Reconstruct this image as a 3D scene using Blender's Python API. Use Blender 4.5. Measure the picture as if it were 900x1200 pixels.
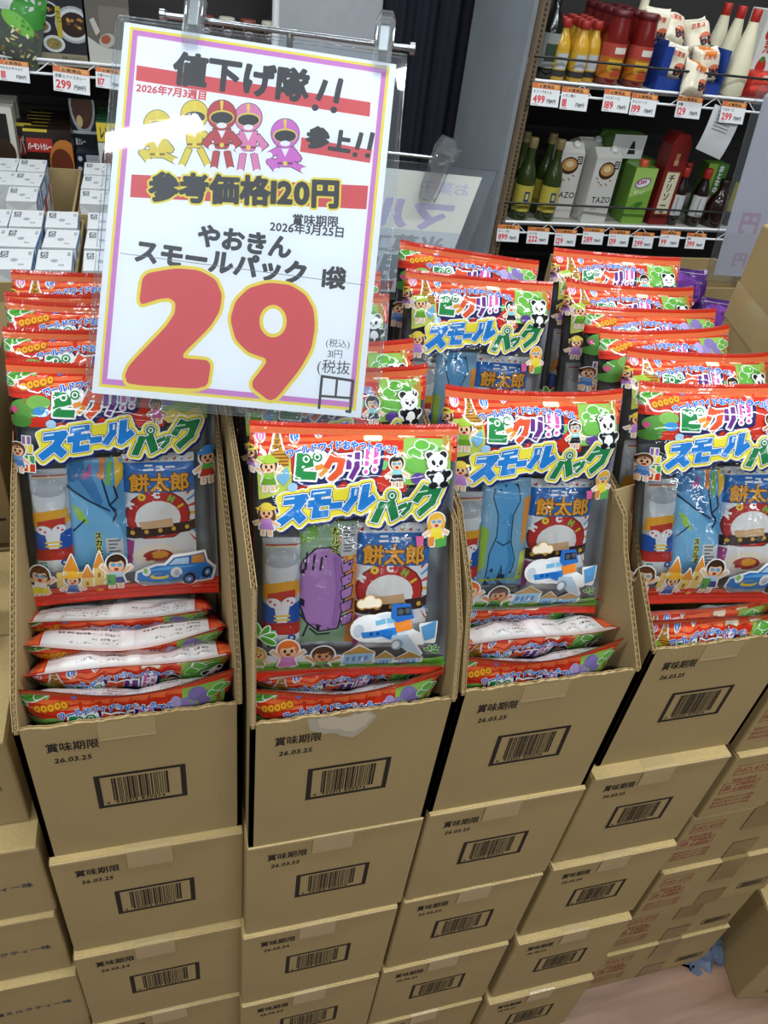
import bpy, bmesh, math, random
import numpy as np
from mathutils import Vector, Matrix, geometry as mgeo

# ------------------------------------------------------------------ clear
for o in list(bpy.data.objects): bpy.data.objects.remove(o)
SC = bpy.context.scene
COL = SC.collection
PI = math.pi

# ------------------------------------------------------------------ camera
CAM_H = 2.165
CAMR = np.array([[0.96268301, -0.06356407, 0.26306088],
                 [-0.2446844, -0.61974807, 0.74568215],
                 [0.11563288, -0.78222243, -0.61217408]])      # columns: image right, image down, view direction
cd = bpy.data.cameras.new('camera'); cam = bpy.data.objects.new('camera', cd); COL.objects.link(cam)
cd.sensor_fit = 'HORIZONTAL'; cd.sensor_width = 36.0; cd.lens = 36.0; cd.clip_start = .02; cd.clip_end = 60
M = Matrix.Identity(4)
for i in range(3):
    M[i][0] = CAMR[i][0]; M[i][1] = -CAMR[i][1]; M[i][2] = -CAMR[i][2]
M[2][3] = CAM_H
cam.matrix_world = M
SC.camera = cam

def ray(px, py): return CAMR @ np.array([px - 450.0, py - 600.0, 900.0])
def at_y(px, py, Y):
    d = ray(px, py); P = d * (Y / d[1]); return Vector((P[0], P[1], P[2] + CAM_H))
def at_z(px, py, Z):
    d = ray(px, py); P = d * ((Z - CAM_H) / d[2]); return Vector((P[0], P[1], Z))

# ------------------------------------------------------------------ world, light, exposure
w = bpy.data.worlds.new('world'); SC.world = w; w.use_nodes = True
bg = w.node_tree.nodes['Background']; bg.inputs[0].default_value = (.80, .90, 1.0, 1); bg.inputs[1].default_value = .22
def tube_light(loc, sx, sy, power, rot=(0, 0, 0)):
    l = bpy.data.lights.new('ceiling_tube_light', 'AREA'); l.shape = 'RECTANGLE'; l.size = sx; l.size_y = sy
    l.energy = power; l.color = (.90, .97, 1.0)
    o = bpy.data.objects.new('ceiling_tube_light', l); o.location = loc; o.rotation_euler = rot; COL.objects.link(o); return o
CEIL = 3.55
for y, e, xs in ((-8.6, 22, (-1.4, .5, 2.4)), (-6.0, 22, (-1.2, .7, 2.6)), (-3.4, 30, (-1.4, .5, 2.4)), (-1.3, 52, (-1.35, .35, 2.05)), (.45, 60, (-1.45, .80, 2.6)), (2.15, 36, (-1.35, .35, 2.05))):
    for x in xs:
        tube_light((x, y, CEIL - .09), 1.6, .05 if y == .45 else .09, e)
SC.view_settings.view_transform = 'Standard'; SC.view_settings.look = 'None'
SC.view_settings.gamma = 1.0; SC.view_settings.use_curve_mapping = False
SC.view_settings.exposure = -1.0
SC.cycles.transparent_max_bounces = 24
SC.cycles.max_bounces = 8

# ------------------------------------------------------------------ materials
def lin(c):
    if isinstance(c, str):
        c = c.lstrip('#'); c = [int(c[i:i+2], 16) / 255 for i in (0, 2, 4)]
        return tuple((v / 12.92 if v <= .04045 else ((v + .055) / 1.055) ** 2.4) for v in c)
    return tuple(c)
_M = {}
def base_mat(name):
    m = bpy.data.materials.new(name); m.use_nodes = True
    nt = m.node_tree; return m, nt, nt.nodes['Principled BSDF']
def mat(name, col='#888888', rough=.5, metal=0., spec=.5, noise=.08, scale=30., coat=0., bump=0., bscale=60., alpha=None, trans=0.):
    """plain coloured surface with a little procedural mottling"""
    if name in _M: return _M[name]
    m, nt, b = base_mat(name); c = lin(col)
    N = nt.nodes.new; L = nt.links.new
    tc = N('ShaderNodeTexCoord'); nz = N('ShaderNodeTexNoise'); nz.inputs['Scale'].default_value = scale
    L(tc.outputs['Object'], nz.inputs['Vector'])
    mx = N('ShaderNodeMixRGB'); mx.inputs[1].default_value = (*[v * (1 - noise) for v in c], 1); mx.inputs[2].default_value = (*[min(1, v * (1 + noise)) for v in c], 1)
    L(nz.outputs['Fac'], mx.inputs[0]); L(mx.outputs[0], b.inputs['Base Color'])
    b.inputs['Roughness'].default_value = rough; b.inputs['Metallic'].default_value = metal
    b.inputs['Specular IOR Level'].default_value = spec; b.inputs['Coat Weight'].default_value = coat
    b.inputs['Coat Roughness'].default_value = .06
    if trans: b.inputs['Transmission Weight'].default_value = trans
    if bump:
        n2 = N('ShaderNodeTexNoise'); n2.inputs['Scale'].default_value = bscale; n2.inputs['Detail'].default_value = 3
        L(tc.outputs['Object'], n2.inputs['Vector'])
        bp = N('ShaderNodeBump'); bp.inputs['Strength'].default_value = bump; bp.inputs['Distance'].default_value = .004
        L(n2.outputs['Fac'], bp.inputs['Height']); L(bp.outputs[0], b.inputs['Normal'])
    _M[name] = m; return m
def crinkle(N, L, tc, n2, bump):
    """soft dents plus long sharp tension folds, as in stretched plastic film"""
    mp = N('ShaderNodeMapping'); mp.inputs['Scale'].default_value = (1., 1., .22); mp.inputs['Rotation'].default_value = (0, .35, 0); L(tc.outputs['Object'], mp.inputs[0])
    n3 = N('ShaderNodeTexNoise'); n3.inputs['Scale'].default_value = 26; n3.inputs['Detail'].default_value = 1.5; n3.inputs['Distortion'].default_value = 1.2; L(mp.outputs[0], n3.inputs['Vector'])
    s1 = N('ShaderNodeMath'); s1.operation = 'SUBTRACT'; s1.inputs[1].default_value = .5; L(n3.outputs['Fac'], s1.inputs[0])
    ab = N('ShaderNodeMath'); ab.operation = 'ABSOLUTE'; L(s1.outputs[0], ab.inputs[0])
    ml = N('ShaderNodeMath'); ml.operation = 'MULTIPLY_ADD'; ml.inputs[1].default_value = -3.6; L(ab.outputs[0], ml.inputs[0]); L(n2.outputs['Fac'], ml.inputs[2])
    bp = N('ShaderNodeBump'); bp.inputs['Strength'].default_value = bump; bp.inputs['Distance'].default_value = .006; L(ml.outputs[0], bp.inputs['Height'])
    return bp
def print_mat(name, rough=.25, bump=0., bscale=45., coat=0., spec=.5, gain=1.):
    """printed surface: the ink colour is stored per polygon in the attribute Col"""
    if name in _M: return _M[name]
    m, nt, b = base_mat(name); N = nt.nodes.new; L = nt.links.new
    a = N('ShaderNodeAttribute'); a.attribute_name = 'Col'
    g = N('ShaderNodeMixRGB'); g.blend_type = 'MULTIPLY'; g.inputs[0].default_value = 1; g.inputs[2].default_value = (gain, gain, gain, 1)   # density of the ink on this stock
    L(a.outputs['Color'], g.inputs[1]); L(g.outputs[0], b.inputs['Base Color'])
    b.inputs['Roughness'].default_value = rough; b.inputs['Coat Weight'].default_value = coat; b.inputs['Coat Roughness'].default_value = .075
    b.inputs['Specular IOR Level'].default_value = spec
    if bump:
        tc = N('ShaderNodeTexCoord'); n2 = N('ShaderNodeTexNoise'); n2.inputs['Scale'].default_value = bscale; n2.inputs['Detail'].default_value = 2.5
        n2.inputs['Distortion'].default_value = .6
        L(tc.outputs['Object'], n2.inputs['Vector']); bp = crinkle(N, L, tc, n2, bump)
        L(bp.outputs[0], b.inputs['Normal']); L(bp.outputs[0], b.inputs['Coat Normal'])
    _M[name] = m; return m
def clear_mat(name, tint='#ffffff', gloss=.10, rough=.06, haze=0., bump=0., bscale=40.):
    """thin clear plastic: mostly see-through, a grazing-angle gloss, a little milky haze"""
    if name in _M: return _M[name]
    m, nt, b = base_mat(name); N = nt.nodes.new; L = nt.links.new
    nt.nodes.remove(b); out = nt.nodes['Material Output']
    tr = N('ShaderNodeBsdfTransparent'); tr.inputs[0].default_value = (*lin(tint), 1)
    gl = N('ShaderNodeBsdfGlossy'); gl.inputs['Roughness'].default_value = rough
    fr = N('ShaderNodeFresnel'); fr.inputs[0].default_value = 1.45
    ad = N('ShaderNodeMath'); ad.operation = 'MULTIPLY_ADD'; ad.inputs[1].default_value = .9; ad.inputs[2].default_value = gloss
    L(fr.outputs[0], ad.inputs[0])
    cl = N('ShaderNodeMath'); cl.operation = 'MINIMUM'; cl.inputs[1].default_value = 1.; L(ad.outputs[0], cl.inputs[0])
    mx = N('ShaderNodeMixShader'); L(cl.outputs[0], mx.inputs[0])
    L(gl.outputs[0], mx.inputs[2])
    if haze:
        df = N('ShaderNodeBsdfDiffuse'); df.inputs[0].default_value = (.85, .88, .9, 1)
        m2 = N('ShaderNodeMixShader'); m2.inputs[0].default_value = haze; L(tr.outputs[0], m2.inputs[1]); L(df.outputs[0], m2.inputs[2]); L(m2.outputs[0], mx.inputs[1])
    else: L(tr.outputs[0], mx.inputs[1])
    if bump:
        tc = N('ShaderNodeTexCoord'); n2 = N('ShaderNodeTexNoise'); n2.inputs['Scale'].default_value = bscale; n2.inputs['Distortion'].default_value = .8
        L(tc.outputs['Object'], n2.inputs['Vector'])
        if bscale > 20: bp = crinkle(N, L, tc, n2, bump)
        else:
            bp = N('ShaderNodeBump'); bp.inputs['Strength'].default_value = bump; bp.inputs['Distance'].default_value = .006; L(n2.outputs['Fac'], bp.inputs['Height'])
        L(bp.outputs[0], gl.inputs['Normal']); L(bp.outputs[0], fr.inputs['Normal'])
    L(mx.outputs[0], out.inputs['Surface'])
    _M[name] = m; return m
def card_mat(name, col):
    """corrugated board: kraft paper fibres and faint flute lines"""
    if name in _M: return _M[name]
    m, nt, b = base_mat(name); N = nt.nodes.new; L = nt.links.new; c = lin(col)
    tc = N('ShaderNodeTexCoord'); mp = N('ShaderNodeMapping'); mp.inputs['Scale'].default_value = (60, 60, 260); L(tc.outputs['Object'], mp.inputs[0])
    n1 = N('ShaderNodeTexNoise'); n1.inputs['Scale'].default_value = 3.; n1.inputs['Detail'].default_value = 5; L(mp.outputs[0], n1.inputs['Vector'])
    n2 = N('ShaderNodeTexNoise'); n2.inputs['Scale'].default_value = 6.; n2.inputs['Detail'].default_value = 3; L(tc.outputs['Object'], n2.inputs['Vector'])
    ad = N('ShaderNodeMath'); ad.operation = 'ADD'; L(n1.outputs['Fac'], ad.inputs[0]); L(n2.outputs['Fac'], ad.inputs[1])
    rp = N('ShaderNodeValToRGB'); rp.color_ramp.elements[0].position = .35; rp.color_ramp.elements[1].position = .65
    hf = N('ShaderNodeMath'); hf.operation = 'MULTIPLY'; hf.inputs[1].default_value = .5; L(ad.outputs[0], hf.inputs[0]); L(hf.outputs[0], rp.inputs[0])
    rp.color_ramp.elements[0].color = (*[v * .90 for v in c], 1); rp.color_ramp.elements[1].color = (*[min(1, v * 1.10) for v in c], 1)
    L(rp.outputs[0], b.inputs['Base Color']); b.inputs['Roughness'].default_value = .72; b.inputs['Specular IOR Level'].default_value = .25
    wv = N('ShaderNodeTexWave'); wv.wave_type = 'BANDS'; wv.bands_direction = 'X'; wv.inputs['Scale'].default_value = 40; L(tc.outputs['Object'], wv.inputs['Vector'])
    bp = N('ShaderNodeBump'); bp.inputs['Strength'].default_value = .06; bp.inputs['Distance'].default_value = .002; L(wv.outputs['Fac'], bp.inputs['Height']); L(bp.outputs[0], b.inputs['Normal'])
    _M[name] = m; return m

CARD = card_mat('kraft_board', '#9f895f')
CARD_IN = card_mat('kraft_board_inside', '#9f8960')
CARD_EDGE = card_mat('kraft_board_edge', '#bfa67c')
CARD_PALE = card_mat('kraft_board_pale', '#ae9767')
INK = print_mat('carton_ink', rough=.7, spec=.2)
PAPER_PRINT = print_mat('paper_print', rough=.45)
BOX_PRINT = print_mat('box_print', rough=.35, gain=.80)
FILM_PRINT = print_mat('film_print', rough=.45, bump=.10, bscale=34, coat=.80, spec=.12, gain=.82)
POUCH_PRINT = print_mat('pouch_print', rough=.4, bump=.10, bscale=50, coat=.3, spec=.2, gain=.98)
CLEAR_FILM = clear_mat('clear_film', gloss=.04, rough=.05, bump=.16)
SLEEVE = clear_mat('clear_sleeve', tint='#f7fbff', gloss=.004, rough=.03, haze=.028, bump=.03, bscale=5)
CLIP = clear_mat('clear_clip', tint='#fbfdfe', gloss=.05, rough=.05, haze=.06)
TAPE = mat('clear_packing_tape', '#a8936a', rough=.22, coat=.3, noise=.05)
BROWN_TAPE = mat('brown_packing_tape', '#7f673f', rough=.28, coat=.25, noise=.06)
CHROME = mat('chrome_rod', '#c8ccd0', rough=.16, metal=1., noise=.02)
STEEL = mat('brushed_steel', '#a9b0b7', rough=.36, metal=.45, noise=.18, scale=7, bump=.05, bscale=20)
WHITE_WIRE = mat('white_wire', '#dfe0e2', rough=.35, noise=.02)
BLACK_WIRE = mat('black_wire', '#161616', rough=.4)
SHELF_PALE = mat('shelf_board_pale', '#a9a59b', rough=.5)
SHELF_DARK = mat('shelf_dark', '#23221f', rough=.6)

# ------------------------------------------------------------------ object helpers
def link(o, parent=None):
    COL.objects.link(o)
    if parent is not None: o.parent = parent
    return o
def tag(o, label=None, cat=None, group=None, kind=None):
    if label: o['label'] = label
    if cat: o['category'] = cat
    if group: o['group'] = group
    if kind: o['kind'] = kind
    return o
def thing(name, label, cat, loc=(0, 0, 0), rot=(0, 0, 0), group=None):
    o = bpy.data.objects.new(name, None); o.empty_display_size = .02; o.location = loc; o.rotation_euler = rot
    return tag(link(o), label, cat, group)
def dup(root, loc, rot, label, group=None, scale=None):
    def rec(o, par):
        c = o.copy(); COL.objects.link(c)
        if par is not None: c.parent = par; c.matrix_parent_inverse = o.matrix_parent_inverse.copy()
        for ch in list(o.children): rec(ch, c)
        return c
    r = rec(root, None); r.location = loc; r.rotation_euler = rot
    r['label'] = label
    if group: r['group'] = group
    if scale: r.scale = scale
    return r

class MB:
    """collects faces for one mesh object"""
    def __init__(s): s.v = []; s.f = []; s.m = []; s.c = []; s.sm = []
    def add(s, vs, fs, m=0, c=None, smooth=False):
        b = len(s.v); s.v += [tuple(v) for v in vs]
        for f in fs: s.f.append([i + b for i in f]); s.m.append(m); s.c.append(c); s.sm.append(smooth)
    def box(s, x0, x1, y0, y1, z0, z1, m=0, c=None, bev=0.):
        if bev > 0:
            bm = bmesh.new(); r = bmesh.ops.create_cube(bm, size=1)
            for v in bm.verts: v.co = Vector(((x0+x1)/2 + v.co.x*(x1-x0), (y0+y1)/2 + v.co.y*(y1-y0), (z0+z1)/2 + v.co.z*(z1-z0)))
            bmesh.ops.bevel(bm, geom=list(bm.edges), offset=bev, segments=2, affect='EDGES', profile=.5)
            bm.verts.index_update(); s.add([v.co[:] for v in bm.verts], [[v.index for v in f.verts] for f in bm.faces], m, c); bm.free(); return
        vs = [(x, y, z) for z in (z0, z1) for y in (y0, y1) for x in (x0, x1)]
        s.add(vs, [(0, 2, 3, 1), (4, 5, 7, 6), (0, 1, 5, 4), (2, 6, 7, 3), (0, 4, 6, 2), (1, 3, 7, 5)], m, c)
    def tube(s, pts, r, n=10, m=0, c=None, caps=True):
        pts = [Vector(p) for p in pts]; rings = []; b0 = []
        for i, p in enumerate(pts):
            d = (pts[min(i+1, len(pts)-1)] - pts[max(i-1, 0)]).normalized()
            a = d.cross(Vector((0, 0, 1)))
            if a.length < 1e-3: a = d.cross(Vector((0, 1, 0)))
            a.normalize(); bb = d.cross(a)
            rr = r[i] if isinstance(r, (list, tuple)) else r
            rings.append([p + (a*math.cos(2*PI*k/n) + bb*math.sin(2*PI*k/n))*rr for k in range(n)])
        vs = [v for g in rings for v in g]; fs = []
        for i in range(len(pts)-1):
            for k in range(n): fs.append((i*n+k, i*n+(k+1) % n, (i+1)*n+(k+1) % n, (i+1)*n+k))
        s.add(vs, fs, m, c, True)
        if caps: s.add(rings[0], [list(range(n))], m, c); s.add(rings[-1], [list(range(n))[::-1]], m, c)
    def lathe(s, prof, n=24, m=0, c=None, cx=0, cy=0, sx=1, sy=1):
        vs = [(cx + r*math.cos(2*PI*k/n)*sx, cy + r*math.sin(2*PI*k/n)*sy, z) for r, z in prof for k in range(n)]
        fs = [(i*n+k, i*n+(k+1) % n, (i+1)*n+(k+1) % n, (i+1)*n+k) for i in range(len(prof)-1) for k in range(n)]
        s.add(vs, fs, m, c, True)
        for i, rev in ((0, True), (len(prof)-1, False)):
            if prof[i][0] > 1e-4:
                q = list(range(i*n, i*n+n)); b = vs[i*n:i*n+n]; s.add(b, [list(range(n))[::-1] if rev else list(range(n))], m, c)
    def prism(s, poly, a, y0, y1, m=0, c=None):
        """polygon in two axes extruded along the third; a names the extrusion axis"""
        n = len(poly)
        def P(p, t): return {'y': (p[0], t, p[1]), 'x': (t, p[0], p[1]), 'z': (p[0], p[1], t)}[a]
        vs = [P(p, y0) for p in poly] + [P(p, y1) for p in poly]
        s.add(vs, [list(range(n)), list(range(n, 2*n))[::-1]] + [(i, i+n, (i+1) % n + n, (i+1) % n) for i in range(n)], m, c)
    def mesh(s, name, mats):
        me = bpy.data.meshes.new(name); me.from_pydata(s.v, [], s.f); me.validate(clean_customdata=False)
        for m_ in (mats if isinstance(mats, (list, tuple)) else [mats]): me.materials.append(m_)
        if len(me.polygons) == len(s.f):
            me.polygons.foreach_set('material_index', s.m); me.polygons.foreach_set('use_smooth', s.sm)
            if any(c is not None for c in s.c):
                at = me.color_attributes.new('Col', 'FLOAT_COLOR', 'CORNER'); buf = np.ones((len(me.loops), 4), np.float32)
                for p, c in zip(me.polygons, s.c):
                    if c is not None: buf[p.loop_start:p.loop_start+p.loop_total, :3] = lin(c)
                at.data.foreach_set('color', buf.ravel())
        me.update(); return me
    def build(s, name, mats, parent=None, fixn=True):
        me = s.mesh(name, mats)
        if fixn:
            bm = bmesh.new(); bm.from_mesh(me); bmesh.ops.recalc_face_normals(bm, faces=bm.faces); bm.to_mesh(me); bm.free()
        return link(bpy.data.objects.new(name, me), parent)

# ------------------------------------------------------------------ flat artwork: outlines, lettering, layers
def seg_dist(P, A, B):
    AB = B - A; L2 = (AB**2).sum(1) + 1e-12; out = np.full(len(P), 1e9)
    for i in range(0, len(A), 64):
        a = A[i:i+64]; ab = AB[i:i+64]
        t = np.clip(((P[:, None, :] - a[None]) * ab[None]).sum(2) / L2[None, i:i+64], 0, 1)
        d = ((P[:, None, :] - a[None] - t[..., None]*ab[None])**2).sum(2); out = np.minimum(out, d.min(1))
    return np.sqrt(out)
def winding(P, A, B):
    wn = np.zeros(len(P), int)
    for (x0, y0), (x1, y1) in zip(A, B):
        up = (y0 <= P[:, 1]) & (y1 > P[:, 1]); dn = (y0 > P[:, 1]) & (y1 <= P[:, 1])
        cr = (x1-x0)*(P[:, 1]-y0) - (P[:, 0]-x0)*(y1-y0)
        wn += (up & (cr > 0)).astype(int); wn -= (dn & (cr < 0)).astype(int)
    return wn
def rdp(p, eps):
    if len(p) < 3: return p
    a, b = p[0], p[-1]; d = b-a; L = np.hypot(*d)
    q = p[1:-1]-a
    dist = np.hypot(q[:, 0], q[:, 1]) if L < 1e-12 else np.abs(d[0]*q[:, 1]-d[1]*q[:, 0])/L
    i = int(dist.argmax())
    if dist[i] < eps: return np.array([a, b])
    return np.vstack([rdp(p[:i+2], eps)[:-1], rdp(p[i+1:], eps)])
def dilate(loops, wd, res=None, eps=None):
    """grow the union of closed outlines by wd; returns clean closed outlines"""
    loops = [np.asarray(l, float) for l in loops if len(l) > 2]
    allp = np.vstack(loops); lo = allp.min(0) - abs(wd)*1.3; hi = allp.max(0) + abs(wd)*1.3
    size = max(hi - lo); h = res or size/70; lo = lo - h*1.5; hi = hi + h*1.5; eps = eps or h*.22
    nx = int((hi[0]-lo[0])/h)+2; ny = int((hi[1]-lo[1])/h)+2
    gx = lo[0] + np.arange(nx)*h; gy = lo[1] + np.arange(ny)*h
    X, Y = np.meshgrid(gx, gy); P = np.stack([X.ravel(), Y.ravel()], 1)
    A = allp; B = np.vstack([np.roll(l, -1, 0) for l in loops])
    d = seg_dist(P, A, B); d[winding(P, A, B) != 0] *= -1
    F = (d - wd).reshape(ny, nx); F[np.abs(F) < 1e-9] = 1e-9
    nxt = {}
    ins = F < 0
    def ep(i, j, e):   # edge point ids
        return {0: ('h', i, j), 2: ('h', i+1, j), 3: ('v', i, j), 1: ('v', i, j+1)}[e]
    T = {1: [(3, 0)], 2: [(0, 1)], 3: [(3, 1)], 4: [(1, 2)], 5: [(3, 2), (1, 0)], 6: [(0, 2)], 7: [(3, 2)], 8: [(2, 3)], 9: [(2, 0)], 10: [(0, 3), (2, 1)], 11: [(2, 1)], 12: [(1, 3)], 13: [(1, 0)], 14: [(0, 3)]}
    code = ins[:-1, :-1]*1 + ins[:-1, 1:]*2 + ins[1:, 1:]*4 + ins[1:, :-1]*8
    for i, j in zip(*np.where((code > 0) & (code < 15))):
        for a, b in T[int(code[i, j])]: nxt[ep(i, j, a)] = ep(i, j, b)
    def pos(k):
        t, i, j = k
        if t == 'h': f0, f1 = F[i, j], F[i, j+1]; s = f0/(f0-f1); return (gx[j]+s*h, gy[i])
        f0, f1 = F[i, j], F[i+1, j]; s = f0/(f0-f1); return (gx[j], gy[i]+s*h)
    out = []
    while nxt:
        k0, k = nxt.popitem(); ch = [k0]
        while k != k0 and k in nxt: ch.append(k); k = nxt.pop(k)
        p = np.array([pos(k) for k in ch])
        if len(p) < 6: continue
        m = len(p)//2; p = np.vstack([rdp(p[:m+1], eps)[:-1], rdp(np.vstack([p[m:], p[:1]]), eps)[:-1]])
        if len(p) > 2: out.append(p)
    return out
def area2(l): x, y = l[:, 0], l[:, 1]; return float((x*np.roll(y, -1) - np.roll(x, -1)*y).sum()/2)
def inside(p, l):
    x, y = p; c = False; n = len(l); j = n-1
    for i in range(n):
        if (l[i, 1] > y) != (l[j, 1] > y) and x < (l[j, 0]-l[i, 0])*(y-l[i, 1])/(l[j, 1]-l[i, 1])+l[i, 0]: c = not c
        j = i
    return c
def tess(loops):
    """triangles of closed outlines with holes; retries with a tiny shake when the filler stumbles"""
    loops = [np.asarray(l, float) for l in loops if len(l) > 2]
    if not loops: return np.zeros((0, 2)), []
    ar = [area2(l) for l in loops]; sg = math.copysign(1, ar[int(np.argmax(np.abs(ar)))])
    outs = [i for i in range(len(loops)) if ar[i]*sg > 0]; hol = {i: [] for i in outs}
    for i in range(len(loops)):
        if i in hol: continue
        own = [o for o in outs if abs(ar[o]) > abs(ar[i]) and inside(loops[i][0], loops[o])]
        if own: hol[min(own, key=lambda o: abs(ar[o]))].append(i)
    V = []; T = []; base = 0
    for o in outs:
        grp = [loops[o]] + [loops[i] for i in hol[o]]; want = abs(ar[o]) - sum(abs(ar[i]) for i in hol[o]); pts = np.vstack(grp); best = None
        sz = np.ptp(pts, axis=0).max(); rr = np.random.RandomState(1)
        for k in range(7):
            q = [g + (rr.randn(*g.shape)*sz*1e-5*4**(k-1) if k else 0) for g in grp]
            t = mgeo.tessellate_polygon([[Vector((p[0], p[1], 0)) for p in g] for g in q])
            got = sum(abs((pts[b2][0]-pts[a][0])*(pts[c][1]-pts[a][1])-(pts[c][0]-pts[a][0])*(pts[b2][1]-pts[a][1]))/2 for a, b2, c in t)
            e = abs(got-want)/max(want, 1e-12)
            if best is None or e < best[0]: best = (e, t)
            if e < .02: break
        V.append(pts); T += [tuple(base+i for i in tr) for tr in best[1]]; base += len(pts)
    return np.vstack(V), T
_G = {}
def glyph_loops(ch):
    if ch in _G: return _G[ch]
    c = bpy.data.curves.new('t', 'FONT'); c.body = ch; c.resolution_u = 3; c.fill_mode = 'NONE'
    o = bpy.data.objects.new('t', c); COL.objects.link(o)
    dg = bpy.context.evaluated_depsgraph_get(); me = bpy.data.meshes.new_from_object(o.evaluated_get(dg))
    V = [v.co.xy[:] for v in me.vertices]; adj = {}
    for e in me.edges:
        a, b = e.vertices; adj.setdefault(a, []).append(b); adj.setdefault(b, []).append(a)
    seen = set(); loops = []
    for s0 in adj:
        if s0 in seen: continue
        lp = [s0]; seen.add(s0); cur = s0
        while True:
            n = [q for q in adj[cur] if q not in seen]
            if not n: break
            # follow the authored direction (lowest index step) at the first vertex
            cur = min(n, key=lambda q: (q != cur+1, q)); seen.add(cur); lp.append(cur)
        if len(lp) > 2: loops.append(np.array([V[i] for i in lp]))
    bpy.data.objects.remove(o); bpy.data.meshes.remove(me); bpy.data.curves.remove(c)
    _G[ch] = loops; return loops
def is_cjk(ch): return ord(ch) > 0x2E7F
_EM = []
def em():
    if not _EM:
        l = np.vstack(glyph_loops('口')); _EM.append(1.0)
        c = bpy.data.curves.new('t', 'FONT'); c.body = '口口'; c.fill_mode = 'NONE'; o = bpy.data.objects.new('t', c); COL.objects.link(o)
        me = bpy.data.meshes.new_from_object(o.evaluated_get(bpy.context.evaluated_depsgraph_get()))
        xs = [v.co.x for v in me.vertices]; _EM[0] = (max(xs)-min(xs)) - (l[:, 0].max()-l[:, 0].min())
        bpy.data.objects.remove(o); bpy.data.meshes.remove(me); bpy.data.curves.remove(c)
    return _EM[0]
_GB = {}
def glyph_poly(ch, wt):
    """(vertices, triangles, width) of a glyph, em = 1, baseline at 0, thickened by wt"""
    k = (ch, round(wt, 4))
    if k in _GB: return _GB[k]
    lp = glyph_loops(ch)
    if not lp: r = (np.zeros((0, 2)), [], .3)
    else:
        e = em(); lp = [l/e for l in lp]
        if is_cjk(ch): wdt = 1.0
        else:
            a = np.vstack(lp); lp = [l - np.array([a[:, 0].min() - .05, 0]) for l in lp]; wdt = a[:, 0].max()-a[:, 0].min()+.10
        if wt > 1e-4: o = dilate(lp, wt, res=.014 if wt < .05 else .018)
        else: o = lp
        v, t = tess(o); r = (v, t, wdt)
    _GB[k] = r; return r

class Art:
    """flat artwork; X to the right, Y down; every element gets a layer above whatever it overlaps"""
    def __init__(s, fn=None): s.el = []; s.boxes = []; s.fn = fn; s.tf = None
    def raw(s, v, t, col):
        v = np.asarray(v, float)
        if len(v) == 0 or not t: return
        if s.tf is not None: v = s.tf(v)
        if s.fn is not None: v = s.fn(v)
        lo = v.min(0); hi = v.max(0); L = 0
        for (l0, h0, k) in s.boxes:
            if k >= L and l0[0] < hi[0] and h0[0] > lo[0] and l0[1] < hi[1] and h0[1] > lo[1]: L = k+1
        s.boxes.append((lo, hi, L)); s.el.append((v, t, col, L))
    def poly(s, col, pts):
        v, t = tess([np.asarray(pts, float)]); s.raw(v, t, col)
    def loops(s, col, loops):
        v, t = tess(loops); s.raw(v, t, col)
    def rect(s, col, x0, y0, x1, y1): s.raw([(x0, y0), (x1, y0), (x1, y1), (x0, y1)], [(0, 1, 2), (0, 2, 3)], col)
    def ell(s, col, cx, cy, rx, ry=None, rot=0, n=18, a0=0, a1=360):
        ry = rx if ry is None else ry; r = math.radians(rot); pts = []
        full = abs(a1-a0) >= 360
        for k in range(n + (0 if full else 1)):
            t = math.radians(a0 + (a1-a0)*k/n); x = rx*math.cos(t); y = ry*math.sin(t); pts.append((cx + x*math.cos(r)-y*math.sin(r), cy + x*math.sin(r)+y*math.cos(r)))
        m = len(pts); s.raw(pts, [(0, i, i+1) for i in range(1, m-1)], col)
    def ring(s, col, cx, cy, r0, r1, n=20, ky=1.):
        v = [(cx+r*math.cos(2*PI*k/n), cy+ky*r*math.sin(2*PI*k/n)) for r in (r0, r1) for k in range(n)]
        t = []
        for k in range(n): a, b = k, (k+1) % n; t += [(a, b, n+b), (a, n+b, n+a)]
        s.raw(v, t, col)
    def line(s, col, pts, wd):
        s.loops(col, dilate(stroke(pts, wd), wd*.08, res=max(wd*.22, .3*wd))) if len(pts) > 2 else s.loops(col, stroke(pts, wd))
    def text(s, col, st, x, y, size, wt=.0, rot=0, sx=1., gap=0., arc=None, skew=0., mirror=False, vertical=False):
        """baseline starts at x, y; size = em height"""
        r = math.radians(rot); adv = 0.; V = []; T = []
        for i, ch in enumerate(st):
            v, t, wdt = glyph_poly(ch, wt)
            if len(v):
                p = v.copy()
                if vertical: q = np.stack([p[:, 0]*sx*size, -(p[:, 1])*size + adv], 1)
                else: q = np.stack([(p[:, 0]+p[:, 1]*skew)*sx*size + adv, -p[:, 1]*size], 1)
                if arc is not None and not vertical:
                    dy, ang = arc(adv + wdt*sx*size/2)
                    a = math.radians(ang); c0 = np.array([adv + wdt*sx*size/2, -size*.4]); z = q-c0
                    q = np.stack([z[:, 0]*math.cos(a)-z[:, 1]*math.sin(a), z[:, 0]*math.sin(a)+z[:, 1]*math.cos(a)], 1) + c0 + np.array([0, dy])
                b = sum(len(a) for a in V); V.append(q); T += [tuple(k+b for k in tr) for tr in t]
            adv += (wdt*sx*size if not vertical else size) + gap*size
        if not V: return 0
        v = np.vstack(V)
        if mirror: v[:, 0] = -v[:, 0]
        v = np.stack([v[:, 0]*math.cos(r)-v[:, 1]*math.sin(r)+x, v[:, 0]*math.sin(r)+v[:, 1]*math.cos(r)+y], 1)
        s.raw(v, T, col); return adv
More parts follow.
